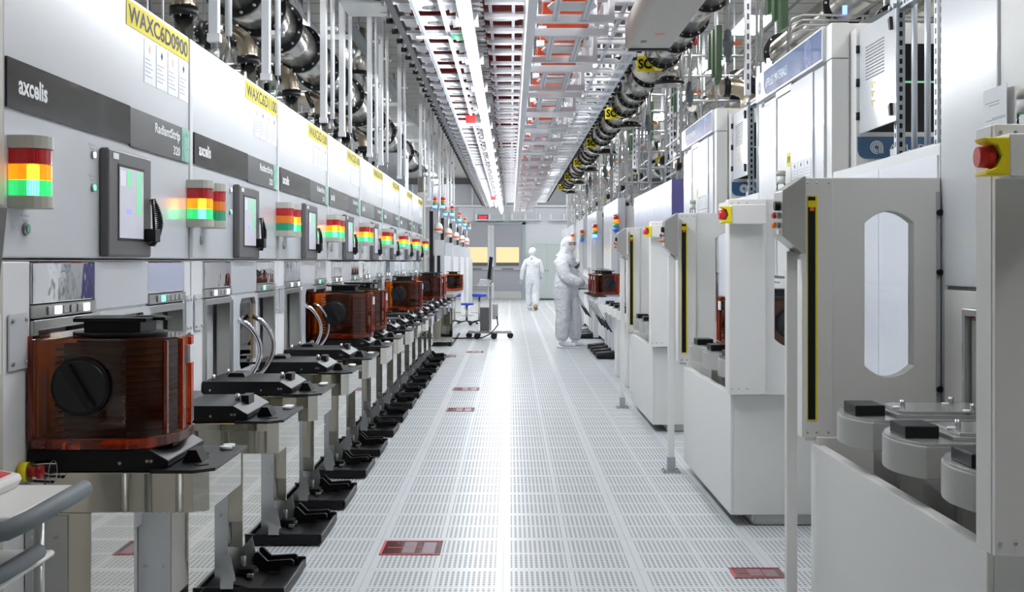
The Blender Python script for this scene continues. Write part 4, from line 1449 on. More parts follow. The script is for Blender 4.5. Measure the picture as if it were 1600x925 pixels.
def make_stool():
    t = thing('lab_stool', '', 'stool')
    MB().cyl((0, 0, 0.62), (0, 0, 0.69), 0.155, n=24, m='stoolblue').build('seat', t, 0.02)
    MB().cyl((0, 0, 0.10), (0, 0, 0.62), 0.025, m='steelmat').build('column', t)
    pts = [(0.17 * math.cos(a), 0.17 * math.sin(a), 0.28) for a in [2 * PI * k / 20 for k in range(21)]]
    MB().tube(pts, 0.009, 6, 'steelmat').build('foot_ring', t)
    for k in range(5):
        a = 2 * PI * k / 5
        c, s = math.cos(a), math.sin(a)
        MB().tube([(0, 0, 0.11), (0.22 * c, 0.22 * s, 0.06)], 0.018, 6, 'black').ball((0.23 * c, 0.23 * s, 0.03), 0.03, 'black', 8).build('leg', t)
    return t


sts = place_copies(make_stool(), [((-0.68, 26.8, 0.0), 'blue round lab stool right behind the wheeled workstation'), ((-0.97, 27.3, 0.0), 'lower blue round lab stool by the steel bench')], 'blue stools')
sts[1].scale = (1, 1, 0.68)

# ------------------------------------------------------------------ near left cart, clear cover
ct = thing('equipment_cart', 'cream cart with grey rubber handles cut off at the lower left', 'cart', (-1.0, 2.42, 0))
MB().box(-0.27, 0.035, -0.02, 0.34, 0.875, 0.895, 'cream').build('top_tray', ct, 0.008)
MB().box(-0.27, 0.0, 0.0, 0.3, 0.745, 0.76, 'cream').build('lower_tray', ct, 0.008)
MB().tube([(-0.25, -0.05, 0.865), (-0.02, -0.05, 0.866), (0.025, -0.03, 0.872), (0.05, 0.02, 0.882), (0.058, 0.10, 0.888), (0.062, 0.30, 0.893)], 0.0195, 14, 'rubber').build('handle', ct, 0)
MB().tube([(-0.25, -0.05, 0.775), (-0.03, -0.05, 0.775), (-0.005, -0.03, 0.777), (0.0, 0.02, 0.778), (0.0, 0.2, 0.778)], 0.017, 12, 'rubber').build('lower_handle', ct)
q = MB()
for (x, y) in ((-0.2, 0.03), (-0.2, 0.28), (-0.03, 0.03), (-0.03, 0.28)):
    q.cyl((x, y, 0.1), (x, y, 0.88), 0.012, m='plate').cyl((x, y - 0.02, 0.05), (x, y + 0.02, 0.05), 0.05, m='black').cyl((x, y, 0.05), (x, y, 0.1), 0.01, m='plate')
split(q, 'frame_leg', ct)
dv = thing('counter_device', 'small cream instrument with a red keypad on the near left cart', 'instrument', (-1.0, 2.42, 0.895))
MB().prism([(-0.26, 0), (-0.085, 0), (-0.073, 0.02), (-0.077, 0.032), (-0.26, 0.062)], 'y', 0.08, 0.30, 'cream').build('housing', dv, 0.005)
MB().prism([(-0.13, 0.0412), (-0.09, 0.0344), (-0.09, 0.0360), (-0.13, 0.0428)], 'y', 0.18, 0.28, 'red').build('keypad', dv)

es = thing('emergency_stop', 'yellow and red emergency stop under a clear cover by the first port', 'switch', (FX + 0.004, 3.235, 0.842))
MB().cyl((0, 0, 0), (0.022, 0, 0), 0.026, n=24, m='yellow').build('ring', es)
MB().cyl((0.022, 0, 0), (0.045, 0, 0), 0.013, n=20, m='red').cyl((0.045, 0, 0), (0.056, 0, 0), 0.019, n=20, m='red').build('button', es)
MB().tube([(0.022, 0, 0), (0.04, 0, 0), (0.085, 0, 0)], [0.025, 0.028, 0.030], 24, 'glass', False).tube([(0.084, 0.030 * math.cos(a), 0.030 * math.sin(a)) for a in [2 * PI * k / 24 for k in range(25)]], 0.0010, 5, 'plate').build('cover', es)

mon = thing('side_monitor', 'dark monitor edge at the left border, above the near cart', 'monitor', (-1.02, 2.46, 1.1))
MB().prism([(-0.10, 0.0), (-0.03, 0.0), (0.012, 0.40), (-0.03, 0.42)], 'y', -0.02, 0.02, 'bezel').prism([(-0.09, 0.005), (-0.04, 0.005), (-0.0, 0.39), (-0.035, 0.41)], 'y', -0.024, -0.0201, 'black').build('panel', mon, 0.003)
MB().box(-0.14, -0.09, -0.02, 0.02, -0.2, 0.2, 'bezel').build('arm', mon)


# ------------------------------------------------------------------ floor windows
def floor_window(x0, x1, y0, y1, label):
    t = thing('floor_window', label, 'floor panel', ((x0 + x1) / 2, (y0 + y1) / 2, 0), 0, 'dark red floor windows')
    hx, hy = (x1 - x0) / 2, (y1 - y0) / 2
    MB().box(-hx, hx, -hy, hy, 0.0005, 0.003, 'poddark').build('pane', t)
    f = MB()
    f.box(-hx, hx, hy - 0.01, hy, 0.003, 0.0045, 'redpaint').box(-hx, hx, -hy, -hy + 0.01, 0.003, 0.0045, 'redpaint')
    f.box(-hx + 0.03, hx - 0.08, -0.01, 0.0, 0.003, 0.0045, 'redpaint').box(-hx, -hx + 0.012, -hy, hy, 0.003, 0.0045, 'redpaint')
    f.box(-0.04, 0.02, -hy + 0.03, hy - 0.03, 0.003, 0.0042, 'win_reflection').box(hx - 0.09, hx - 0.03, -hy + 0.02, hy - 0.04, 0.003, 0.0042, 'win_reflection')  # grey patches: reflections painted onto the pane
    f.build('marking_and_reflection', t)


floor_window(-0.625, -0.335, 5.86, 6.15, 'largest dark red window set in the floor, left of centre')
floor_window(0.985, 1.215, 5.43, 5.61, 'small red marked window in the floor by the nearest right guard')
floor_window(-0.60, -0.34, 11.45, 11.72, 'dark red floor window farther down the aisle, near the docking bases')
floor_window(-0.63, -0.34, 13.3, 13.6, 'floor window with a blue glint, third from the camera')
floor_window(-1.0, -0.8, 17.9, 18.3, 'small dark floor window beside the last docking base')
floor_window(-0.68, -0.42, 18.8, 19.1, 'farthest small floor window in the left half of the aisle')

# ------------------------------------------------------------------ overhead tracks and racks
OB = 1.665
OY0 = 5.0
NB = 21


def make_left_bay():
    """left rack bay: two longitudinal extrusions, cross trays; z base 3.14"""
    t = thing('overhead_rack_bay', '', 'overhead rack')
    r = MB()
    for x in (-0.66, -0.47):
        r.box(x - 0.014, x + 0.014, 0, OB, -0.03, 0.0, 'alu').box(x - 0.003, x + 0.003, 0, OB, -0.031, -0.03, 'grey')
    split(r, 'extrusion', t)
    c = MB()
    for k in range(3):
        y = 0.05 + k * 0.555
        c.box(-0.80, -0.36, y, y + 0.05, 0.0, 0.025, 'aluwhite')
        c.prism([(-0.78, y + 0.05), (-0.70, y + 0.10), (-0.70, y + 0.36), (-0.78, y + 0.30)], 'z', 0.005, 0.02, 'aluwhite')
        c.prism([(-0.36, y + 0.05), (-0.43, y + 0.10), (-0.43, y + 0.36), (-0.36, y + 0.30)], 'z', 0.005, 0.02, 'aluwhite')
    split(c, 'cross_tray', t)
    h = MB()
    for x in (-0.80, -0.36):
        h.box(x - 0.012, x + 0.012, 0.06, 0.09, 0.02, CEIL - 3.14, 'alu')
    split(h, 'hanger', t)
    d = MB().box(-0.86, -0.81, 0, OB, 0.02, 0.14, 'darkrail')
    d.build('dark_rail', t)
    b = MB()
    for k in range(4):
        y = 0.1 + k * OB / 4
        b.cyl((-0.93, y, 0.05), (-0.86, y, 0.05), 0.022, n=8, m='black').box(-0.88, -0.86, y - 0.04, y + 0.04, 0.0, 0.12, 'bezel')
    split(b, 'rail_bolt', t)
    return t


place_copies(make_left_bay(), [((0, OY0 + i * OB, 3.14), '%s bay of the overhead pod rack left of the tube light' % ORD[i]) for i in range(NB)], 'left overhead rack bays')


def make_mid_bay():
    t = thing('overhead_track_bay', '', 'overhead track')
    r = MB()
    for x in (-0.155, 0.02):
        r.box(x - 0.012, x + 0.012, 0, OB, -0.03, 0.0, 'alu')
    r.box(0.105, 0.165, 0, OB, -0.36, -0.28, 'aluwhite')
    split(r, 'extrusion', t)
    c = MB()
    for (a, w) in ((0.08, 0.09), (0.62, 0.09), (1.16, 0.09)):
        c.box(-0.19, 0.10, a, a + w, -0.055, -0.03, 'aluwhite')
    for k in range(9):
        y = 0.03 + k * OB / 9
        c.prism([(-0.29, y), (-0.21, y + 0.05), (-0.21, y + 0.09), (-0.29, y + 0.14)], 'z', 0.0, 0.018, 'plate')
    c.build('cross_beam', t)
    MB().box(-0.335, -0.295, 0, OB, -0.01, 0.12, 'darkrail').box(0.11, 0.15, 0, OB, 0.0, 0.06, 'aluwhite').build('running_rail', t)
    h = MB()
    h.box(-0.325, -0.305, 0.4, 0.43, 0.1, CEIL - 3.32, 'alu').box(0.12, 0.14, 0.4, 0.43, -0.3, CEIL - 3.32, 'alu')
    split(h, 'hanger', t)
    return t


place_copies(make_mid_bay(), [((0, OY0 + i * OB, 3.32), '%s bay of the central overhead transport track from the near end' % ORD[i]) for i in range(NB)], 'central overhead track bays')


def make_shelf_bay():
    """low hanging pod shelf right of the track, z base 3.0"""
    t = thing('hanging_pod_shelf', '', 'overhead shelf')
    b = MB()
    for y in (0.0, 1.18):
        b.box(0.15, 0.70, y, y + 0.045, 0.0, 0.055, 'aluwhite')
    split(b, 'cross_beam', t, 0.003)
    e = MB()
    for x in (0.30, 0.50):
        e.box(x - 0.02, x + 0.02, 0.045, 1.18, 0.012, 0.045, 'alu').box(x - 0.004, x + 0.004, 0.045, 1.18, 0.0115, 0.012, 'grey')
    split(e, 'support_bar', t)
    h = MB()
    for y in (0.0, 1.18):
        h.box(0.665, 0.70, y, y + 0.045, 0.055, 0.62, 'aluwhite')
        h.box(0.15, 0.185, y, y + 0.045, 0.055, CEIL - 3.0, 'aluwhite')
    h.box(0.665, 0.70, 0.045, 1.18, 0.25, 0.285, 'aluwhite')
    split(h, 'upright', t, 0.002)
    s = MB()
    for y in (0.32, 0.90):
        s.prism([(0.27, y - 0.13), (0.53, y - 0.13), (0.56, y), (0.53, y + 0.13), (0.27, y + 0.13), (0.24, y)], 'z', 0.046, 0.056, 'white')
        s.box(0.20, 0.26, y - 0.16, y - 0.10, 0.056, 0.10, 'white').box(0.56, 0.62, y - 0.16, y - 0.10, 0.056, 0.10, 'white')
    split(s, 'pod_pad', t)
    return t


place_copies(make_shelf_bay(), [((0, 7.15 + i * OB, 3.0), '%s low hanging pod shelf right of the central track' % ORD[i]) for i in range(NB - 1)], 'low hanging pod shelves')


def make_right_bay():
    t = thing('side_rack_bay', '', 'overhead rack')
    r = MB()
    for x in (0.86, 1.06):
        r.box(x - 0.014, x + 0.014, 0, OB, -0.03, 0.0, 'alu').box(x - 0.003, x + 0.003, 0, OB, -0.031, -0.03, 'grey')
    split(r, 'extrusion', t)
    c = MB()
    for k in range(3):
        y = 0.05 + k * 0.555
        c.box(0.68, 1.12, y, y + 0.06, -0.055, -0.03, 'aluwhite')
        c.prism([(0.72, y + 0.1), (1.0, y + 0.1), (1.06, y + 0.25), (1.0, y + 0.4), (0.72, y + 0.4), (0.68, y + 0.25)], 'z', 0.0, 0.012, 'white')
    split(c, 'cross_tray', t)
    b = MB()
    for k in range(4):
        y = 0.1 + k * OB / 4
        b.cyl((1.15, y, 0.0), (1.20, y, 0.0), 0.02, n=8, m='black')
    split(b, 'rail_bolt', t)
    MB().box(1.11, 1.15, 0, OB, -0.02, 0.08, 'alu').build('outer_rail', t)
    MB().box(1.12, 1.14, 0.4, 0.42, 0.08, CEIL - 3.32, 'alu').box(0.70, 0.72, 0.4, 0.42, 0.0, CEIL - 3.32, 'alu').build('hanger', t)
    return t


place_copies(make_right_bay(), [((0, OY0 + i * OB, 3.32), '%s bay of the outer right overhead rack from the near end' % ORD[i]) for i in range(NB)], 'outer right rack bays')


# pods seen from below in the racks (simple: shell, base)
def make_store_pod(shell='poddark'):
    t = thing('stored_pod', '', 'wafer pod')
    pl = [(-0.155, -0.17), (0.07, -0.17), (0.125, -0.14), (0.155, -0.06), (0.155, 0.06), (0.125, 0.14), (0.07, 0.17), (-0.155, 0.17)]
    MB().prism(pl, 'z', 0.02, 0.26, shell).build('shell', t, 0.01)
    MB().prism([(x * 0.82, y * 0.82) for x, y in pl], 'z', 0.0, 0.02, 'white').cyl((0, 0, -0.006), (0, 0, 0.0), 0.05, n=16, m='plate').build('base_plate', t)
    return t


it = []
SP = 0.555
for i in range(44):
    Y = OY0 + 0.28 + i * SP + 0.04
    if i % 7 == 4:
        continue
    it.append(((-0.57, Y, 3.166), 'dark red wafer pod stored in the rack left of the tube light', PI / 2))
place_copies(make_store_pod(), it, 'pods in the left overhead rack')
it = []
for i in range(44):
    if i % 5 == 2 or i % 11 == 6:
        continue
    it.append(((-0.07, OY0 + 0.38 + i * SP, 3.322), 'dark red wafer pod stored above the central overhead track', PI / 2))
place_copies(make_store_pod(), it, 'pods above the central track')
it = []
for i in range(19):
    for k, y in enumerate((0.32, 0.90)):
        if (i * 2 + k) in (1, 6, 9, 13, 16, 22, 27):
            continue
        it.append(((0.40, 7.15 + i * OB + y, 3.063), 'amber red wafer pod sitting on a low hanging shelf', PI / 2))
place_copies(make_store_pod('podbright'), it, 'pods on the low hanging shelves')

# small fittings
cbd = thing('circuit_board', 'small green circuit board beside the tube light', 'circuit board', (-0.40, 9.35, 3.09))
MB().box(-0.045, 0.045, -0.10, 0.10, -0.006, 0.0, 'pcb').build('board', cbd)
MB().box(-0.02, 0.0, -0.02, 0.03, -0.012, -0.006, 'paper').box(0.01, 0.03, -0.08, -0.05, -0.012, -0.006, 'plate').build('chip', cbd)
MB().box(-0.32, 0.05, 0.07, 0.10, 0.0, 0.02, 'aluwhite').build('mount', cbd)
for k, (x, y) in enumerate(((-0.47, 14.6), (-0.47, 33.0))):
    t = thing('red_marker', ('nearer' if k == 0 else 'farther') + ' small red sign hung under the left overhead rack', 'sign', (x, y, 3.02))
    MB().box(-0.06, 0.06, 0, 0.01, 0, 0.10, 'red').build('plate', t)
    MB().box(-0.12, 0.12, 0, 0.04, -0.03, 0.0, 'aluwhite').box(-0.01, 0.01, 0, 0.01, 0.1, 0.12, 'aluwhite').build('holder', t)

# transport vehicles on the tracks
v = thing('transport_vehicle', 'beige overhead transport vehicle at the top right of the track', 'vehicle', (1.02, 7.2, 2.98))
MB().prism([(-0.16, 0.02), (-0.14, 0.0), (0.16, 0.0), (0.18, 0.02), (0.18, 0.22), (-0.16, 0.22)], 'y', 0.0, 2.1, 'beige').build('housing', v, 0.012)
MB().box(-0.14, 0.16, 2.02, 2.10, -0.012, 0.0, 'black').build('bumper', v, 0.005)
MB().prism([(-0.02, 1.42), (0.06, 1.42), (0.02, 1.52)], 'z', -0.002, 0.0, 'orange').box(-0.08, -0.04, 1.7, 1.78, -0.002, 0.0, 'bezel').build('warning_sticker', v)
MB().box(-0.05, 0.05, 0.2, 0.4, 0.22, 0.36, 'alu').build('drive_mast', v)
v = thing('transport_vehicle', 'dark red and grey transport vehicle cut off at the top left rail', 'vehicle', (-0.98, 8.5, 3.17))
MB().box(-0.20, 0.14, 0, 0.5, 0.0, 0.06, 'plate').build('base', v, 0.01)
MB().box(-0.18, 0.12, 0.03, 0.45, 0.06, 0.32, 'poddark').build('carried_pod', v, 0.02)
MB().box(-0.05, 0.0, 0.2, 0.3, 0.32, CEIL - 3.17, 'alu').build('drive_mast', v)


# ------------------------------------------------------------------ exhaust pipes
def flange(mb, c, axis, R, w, nb=12, m='black'):
    c = Vector(c)
    d = Vector(axis).normalized()
    mb.cyl(c - d * w / 2, c + d * w / 2, R, n=24, m=m)
    a = d.orthogonal().normalized()
    b = d.cross(a)
    for k in range(nb):
        t = 2 * PI * k / nb
        q = c + (a * math.cos(t) + b * math.sin(t)) * (R * 0.90)
        mb.cyl(q - d * (w / 2 + 0.012), q + d * (w / 2 + 0.012), R * 0.05, n=6, m='plate')


lp = thing('exhaust_duct', 'large stainless exhaust duct with black bolted flanges, upper left', 'duct', (-2.03, 5.0, 3.42))
n = 0
ys = [0, 1.2, 2.3, 3.2, 4.1, 4.9, 5.7, 6.8, 8.0, 9.0, 10.2, 11.5, 12.9, 14.4, 16, 18, 20]
for i in range(len(ys) - 1):
    MB().cyl((0, ys[i] + 0.03, 0), (0, ys[i + 1] - 0.03, 0), 0.19, n=32, m='pipe').build('duct_section', lp)
    m_ = MB()
    flange(m_, (0, ys[i + 1], 0), (0, 1, 0), 0.235, 0.06)
    m_.build('flange', lp)
for y in (6.2, 11.0):
    m_ = MB()
    m_.cyl((0, y, 0.15), (0, y, CEIL - 3.42), 0.15, n=24, m='pipe')
    flange(m_, (0, y, 0.40), (0, 0, 1), 0.18, 0.05)
    m_.build('riser', lp)

rp_ = thing('exhaust_duct', 'dark flanged exhaust duct with yellow labels, upper right', 'duct', (1.47, 5.0, 3.42))
yy = 0.2
k = 0
while yy < 27:
    L = (1.05, 0.75, 0.9, 1.3)[k % 4]
    MB().cyl((0, yy + 0.03, 0), (0, yy + L - 0.03, 0), 0.15, n=26, m='pipe').build('duct_section', rp_)
    m_ = MB()
    flange(m_, (0, yy + L, 0), (0, 1, 0), 0.178, 0.045, 14)
    m_.build('flange', rp_)
    if k % 4 == 3 and yy > 5:
        s_ = MB().tube([(0.156 * math.sin(a), yy + 0.12, -0.156 * math.cos(a)) for a in [(-1.3 + 0.2 * q) for q in range(8)]], 0.001, 4, 'yellow')
        sgn = MB()
        vs, fs = [], []
        for q in range(9):
            a = -1.5 + 0.2 * q
            for dy in (0.10, 0.30):
                vs.append((0.154 * math.sin(a), yy + dy, -0.154 * math.cos(a)))
        for q in range(8):
            fs.append((2 * q, 2 * q + 1, 2 * q + 3, 2 * q + 2))
        sgn.add(vs, fs, 'yellow')
        so = sgn.build('yellow_label', rp_)
        tx = text('lettering', 'SC', (-0.235, yy + 0.088, -0.165), 0.10, 0.13, 'front', 'black', None, 0.04)
        tx.parent = so
        MB().box(-0.25, -0.08, yy + 0.092, yy + 0.1, -0.19, -0.04, 'yellow').build('tag_plate', so)
        # drop with blind plate
        m_ = MB().cyl((0.12, yy + 0.5, -0.05), (0.12, yy + 0.5, -0.22), 0.11, n=22, m='pipe')
        flange(m_, (0.12, yy + 0.5, -0.24), (0, 0, 1), 0.15, 0.03, 12)
        m_.cyl((0.12, yy + 0.5, -0.27), (0.12, yy + 0.5, -0.262), 0.15, n=22, m='plate')
        m_.build('blind_outlet', rp_)
    yy += L
    k += 1
# big cone-shaped end cap that faces the camera beside the duct
m_ = MB().cyl((-0.05, 7.3, 0.0), (-0.05, 7.7, 0.0), 0.19, n=28, m='beige')
flange(m_, (-0.05, 7.28, 0.0), (0, 1, 0), 0.19, 0.02, 14, 'beige')
m_.build('end_cap', rp_)
for k in range(8):
    m_ = MB().cyl((-0.19, 6.6 + 2.5 * k, 0.0), (-0.19, 6.6 + 2.5 * k, CEIL - 3.42), 0.13, n=20, m='pipe')
    flange(m_, (-0.19, 6.6 + 2.5 * k, 0.25), (0, 0, 1), 0.155, 0.04, 10)
    m_.cyl((-0.19, 6.6 + 2.5 * k, 0.0), (0.0, 6.6 + 2.5 * k, 0.0), 0.12, n=16, m='pipe')
    m_.build('riser', rp_)


# branch pipes into the strip machines
CEL = (CEIL - DZ) / SL


def make_branch():
    t = thing('branch_pipe', '', 'pipe')
    m_ = MB().cyl((0, 0, TOP), (0, 0, 2.75), 0.052, n=18, m='pipe')
    m_.build('vertical_pipe', t)
    pts = [(0, 0, 2.78)] + [(-0.15 + 0.15 * math.cos(math.radians(a)), 0, 2.80 + 0.15 * math.sin(math.radians(a))) for a in range(0, 91, 15)] + [(-0.3, 0, 2.95)]
    MB().tube(pts, 0.062, 16, 'brass').build('bellows_elbow', t)
    c = MB()
    flange(c, (0, 0, 2.76), (0, 0, 1), 0.078, 0.05, 8)
    flange(c, (-0.12, 0, 2.93), (1, 0, 0.4), 0.085, 0.04, 8)
    flange(c, (-0.3, 0, 2.95), (1, 0, 0), 0.082, 0.05, 8)
    split(c, 'clamp', t)
    MB().cyl((-0.3, 0, 2.95), (-0.9, 0, 2.95), 0.058, n=16, m='pipe').cyl((-0.9, 0, 2.95), (-0.9, 0, CEL), 0.058, n=16, m='pipe').build('horizontal_pipe', t)
    v_ = MB().cyl((0.10, 0.12, TOP), (0.10, 0.12, 2.62), 0.018, n=10, m='black').cyl((0.10, 0.12, 2.55), (0.16, 0.12, 2.55), 0.03, n=12, m='plate').box(0.05, 0.15, 0.3, 0.42, TOP, 2.36, 'grey')
    v_.cyl((0.14, 0.62, TOP), (0.14, 0.62, 2.40), 0.03, n=12, m='plate').ball((0.14, 0.62, 2.42), 0.035, 'glass', 12)
    split(v_, 'valve_set', t)
    return t


place_copies(resize(make_branch(), SL, DZ), [((-2.0, 3.85 + PM * i, 0), 'steel branch pipe with brown elbow rising from the %s strip machine' % ORD[i]) for i in range(NM)], 'branch pipes on the left')

# long small pipes behind the left row
def long_pipe(label, x, z, r, m, y0=4.0, y1=30.0, cat='pipe', fl=None):
    t = thing('service_pipe', label, cat, (x, y0, z), 0, 'long service pipes under the ceiling')
    MB().cyl((0, 0, 0), (0, y1 - y0, 0), r, n=18, m=m).build('pipe_run', t)
    q = MB()
    y = 1.0
    while y < y1 - y0:
        flange(q, (0, y, 0), (0, 1, 0), r * 1.3, 0.05, 8, fl or 'black')
        q.box(-0.008, 0.008, y + 0.3, y + 0.32, r, CEIL - z - 0.001, 'alu')
        y += 2.2
    split(q, 'pipe_coupling', t)


long_pipe('stainless pipe run behind the left exhaust duct', -3.5, 3.4, 0.12, 'pipe')
long_pipe('lower stainless pipe run above the strip machines', -3.35, 2.75, 0.085, 'pipe')
long_pipe('stainless pipe run above the right tool cabinets', 2.55, 3.35, 0.14, 'pipe')
long_pipe('outer stainless pipe run at the far right ceiling', 3.6, 3.6, 0.16, 'pipe')


def green_panel(x, y, z0, z1, label, n=3):
    t = thing('green_cable_guide', label, 'duct', (x, y, 0), 0, 'dark green hanging guides')
    m_ = MB()
    for k in range(n):
        m_.prism([(0.0, z0 + 0.1 * k), (0.05, z0 + 0.03 + 0.1 * k), (0.05, z1), (0.0, z1)], 'y', k * 0.22, k * 0.22 + 0.10, 'green')
    m_.build('guide', t)
    MB().box(-0.01, 0.01, 0.05, 0.07, z1, CEIL, 'alu').build('hanger', t)


for i in range(8):
    green_panel(1.88, 8.6 + 2.7 * i, 3.0, 3.55, '%s dark green hanging guide right of the flanged duct' % ORD[i])
for i in range(4):
    green_panel(-2.62, 6.8 + 3.2 * i, 2.75, 3.3, '%s dark green hanging guide behind the left duct' % ORD[i], 2)


# ------------------------------------------------------------------ vertical light bars above the left row
def make_bar():
    t = thing('ionizer_bar', '', 'ionizer bar')
    H = CEIL - 2.484
    MB().prism([(-0.045, -0.012), (0.0, -0.02), (0.01, 0.0), (0.0, 0.02), (-0.045, 0.012)], 'z', 0.0, H, 'aluwhite').box(-0.05, 0.012, -0.024, 0.024, -0.02, 0.02, 'white').build('bar_casing', t)
    MB().cyl((0.05, 0, 0.01), (0.05, 0, H), 0.017, n=12, m='white').build('conduit', t)
    c = MB()
    for z in (0.25, 0.7, 1.15, 1.6):
        c.box(0.0, 0.085, -0.008, 0.008, z, z + 0.025, 'aluwhite').cyl((0.08, 0, z - 0.01), (0.08, 0, z + 0.035), 0.012, n=8, m='plate')
    split(c, 'clip', t)
    MB().tube([(0.05, 0, 0.01), (0.055, 0, -0.06), (0.03, 0.02, -0.12), (0.0, 0.02, -0.197)], 0.005, 6, 'plate').build('cable', t)
    return t


bars = [6.05, 7.33, 9.58, 10.63, 12.7, 13.8, 16.1, 19.9, 21.9, 25.1, 28.4, 30.0]
place_copies(make_bar(), [((-1.43, y, 2.484), '%s white vertical ionizer bar hanging above the left row' % ORD[i]) for i, y in enumerate(bars)], 'vertical bars hanging over the left row')

bm = thing('support_beam', 'long grey ceiling support beam above the left row', 'beam', (-1.87, 5, 4.05))
MB().box(-0.03, 0.03, 0, 34, 0, 0.10, 'galv').box(-0.05, 0.05, 0, 34, 0.10, 0.11, 'galv').build('beam', bm)
q = MB()
for k in range(15):
    q.cyl((0, 1 + 2.3 * k, 0.11), (0, 1 + 2.3 * k, CEIL - 4.05), 0.012, n=6, m='galv')
split(q, 'hanger_rod', bm)
for i in range(9):
    t = thing('cross_strut', '%s grey cross strut under the left ceiling from the near end' % ORD[i], 'strut', (-4.5, 8.0 + 3.0 * i, 3.90), 0, 'cross struts under the left ceiling')
    MB().box(0, 2.7, 0, 0.05, 0, 0.06, 'galv').build('strut_bar', t)
    MB().box(0.4, 0.43, 0, 0.03, 0.06, CEIL - 3.90, 'galv').box(2.2, 2.23, 0, 0.03, 0.06, CEIL - 3.9, 'galv').build('hanger_rod', t)


# ------------------------------------------------------------------ right side struts, scaffolds, valves
def make_riser_strut():
    t = thing('perforated_strut', '', 'strut')
    m_ = MB().box(-0.022, 0.022, -0.022, 0.022, 2.64, CEIL, 'aluwhite')
    for k in range(22):
        z = 2.68 + k * 0.075
        m_.box(-0.008, 0.008, -0.0225, -0.022, z, z + 0.045, 'bezel')
    m_.build('channel', t)
    MB().cyl((0.07, 0, 2.64), (0.07, 0, CEIL), 0.012, n=8, m='plate').cyl((0.11, 0.03, 2.64), (0.11, 0.03, CEIL), 0.016, n=8, m='plate').build('conduit', t)
    return t


it = []
for i, (x, y) in enumerate(((1.78, 9.3), (1.80, 13.2), (1.95, 15.0), (1.66, 16.6), (1.9, 18.4), (1.75, 20.4), (1.9, 22.6), (1.7, 25.5), (1.85, 28.5))):
    it.append(((x, y, 0), '%s slotted white strut rising above the right row' % ORD[i]))
place_copies(make_riser_strut(), it, 'slotted struts on the right')


def make_valve_drop():
    t = thing('valve_drop', '', 'valve')
    MB().cyl((0, 0, 0.55), (0, 0, 0.95), 0.022, n=10, m='black').cyl((0, 0, 0.95), (0, 0, CEIL - 2.84), 0.012, n=8, m='plate').cyl((0, 0, 0.22), (0, 0, 0.55), 0.02, n=10, m='plate').build('drop_pipe', t)
    MB().cyl((0, 0, 0.05), (0, 0, 0.22), 0.03, n=12, m='rubber').cyl((0, 0, 0), (0, 0, 0.05), 0.018, n=10, m='rubber').cyl((-0.035, 0, 0.14), (0.035, 0, 0.14), 0.03, n=12, m='rubber').build('valve_body', t)
    MB().box(0.03, 0.10, -0.012, 0.012, 0.125, 0.15, 'orange').build('valve_handle', t)
    MB().cyl((0.03, 0, 0.62), (0.06, 0, 0.62), 0.05, n=16, m='red').build('hand_wheel', t)
    return t


place_copies(make_valve_drop(), [((1.58 + 0.1 * (i % 2), 9.0 + 2.6 * i, 2.84), '%s dark valve hanging on a pipe beside the right duct' % ORD[i]) for i in range(8)], 'hanging valves')

# scaffold of tubes above the far right tools
def make_scaffold():
    t = thing('tube_scaffold', '', 'pipe frame')
    m_ = MB()
    for x in (0.0, 0.35, 0.65):
        for y in (0, 1.2):
            m_.cyl((x, y, 2.38), (x, y, CEIL), 0.018, n=8, m='plate')
    m_.build('upright', t)
    m_ = MB()
    for z in (2.55, 2.75, 3.0, 3.25, 3.45):
        m_.tube([(-0.0, 0, z - 0.12), (0.03, 0, z), (0.66, 0, z)], 0.014, 8, 'plate')
        m_.cyl((0, 0, z - 0.1), (0, 1.2, z - 0.1), 0.012, n=6, m='plate')
        m_.cyl((0.35, 0, z - 0.05), (0.35, 1.2, z - 0.05), 0.012, n=6, m='plate')
    m_.build('cross_tube', t)
    m_ = MB()
    for (x, z, mm) in ((0.2, 2.65, 'black'), (0.5, 2.9, 'yellow'), (0.35, 3.1, 'brass'), (0.55, 2.5, 'black'), (0.12, 2.95, 'pipe')):
        m_.cyl((x, 0.1, z), (x, 0.3, z), 0.05, n=14, m=mm).cyl((x, 0.2, z), (x, 0.2, z + 0.25), 0.02, n=8, m='plate')
    split(m_, 'valve_set', t)
    return t


place_copies(make_scaffold(), [((RX + 0.05, 12.4 + 2.9 * i, 0 if i else 0.0), '%s tube scaffold with valves above the far right tools' % ORD[i]) for i in range(9)], 'tube scaffolds')


def make_twin_elbow():
    t = thing('twin_elbow_pipe', '', 'pipe')
    for s in (0, 0.22):
        pts = [(s, 0, 2.63), (s, 0, 2.80)] + [(s - 0.13 + 0.13 * math.cos(math.radians(a)), 0, 2.80 + 0.13 * math.sin(math.radians(a))) for a in range(15, 91, 15)] + [(s - 0.25, 0, 2.93)]
        MB().tube(pts, 0.075, 16, 'brass').build('elbow', t)
        c = MB()
        flange(c, (s, 0, 2.66), (0, 0, 1), 0.09, 0.04, 8)
        flange(c, (s - 0.2, 0, 2.93), (1, 0, 0), 0.095, 0.05, 8)
        split(c, 'clamp', t)
    return t


place_copies(make_twin_elbow(), [((2.10, 10.9, 0), 'pair of brown steel elbow pipes on the third blue headed tool'), ((2.15, 14.4, -0.39), 'pair of elbow pipes farther back above the lavender cabinet')], 'twin elbow pipes')

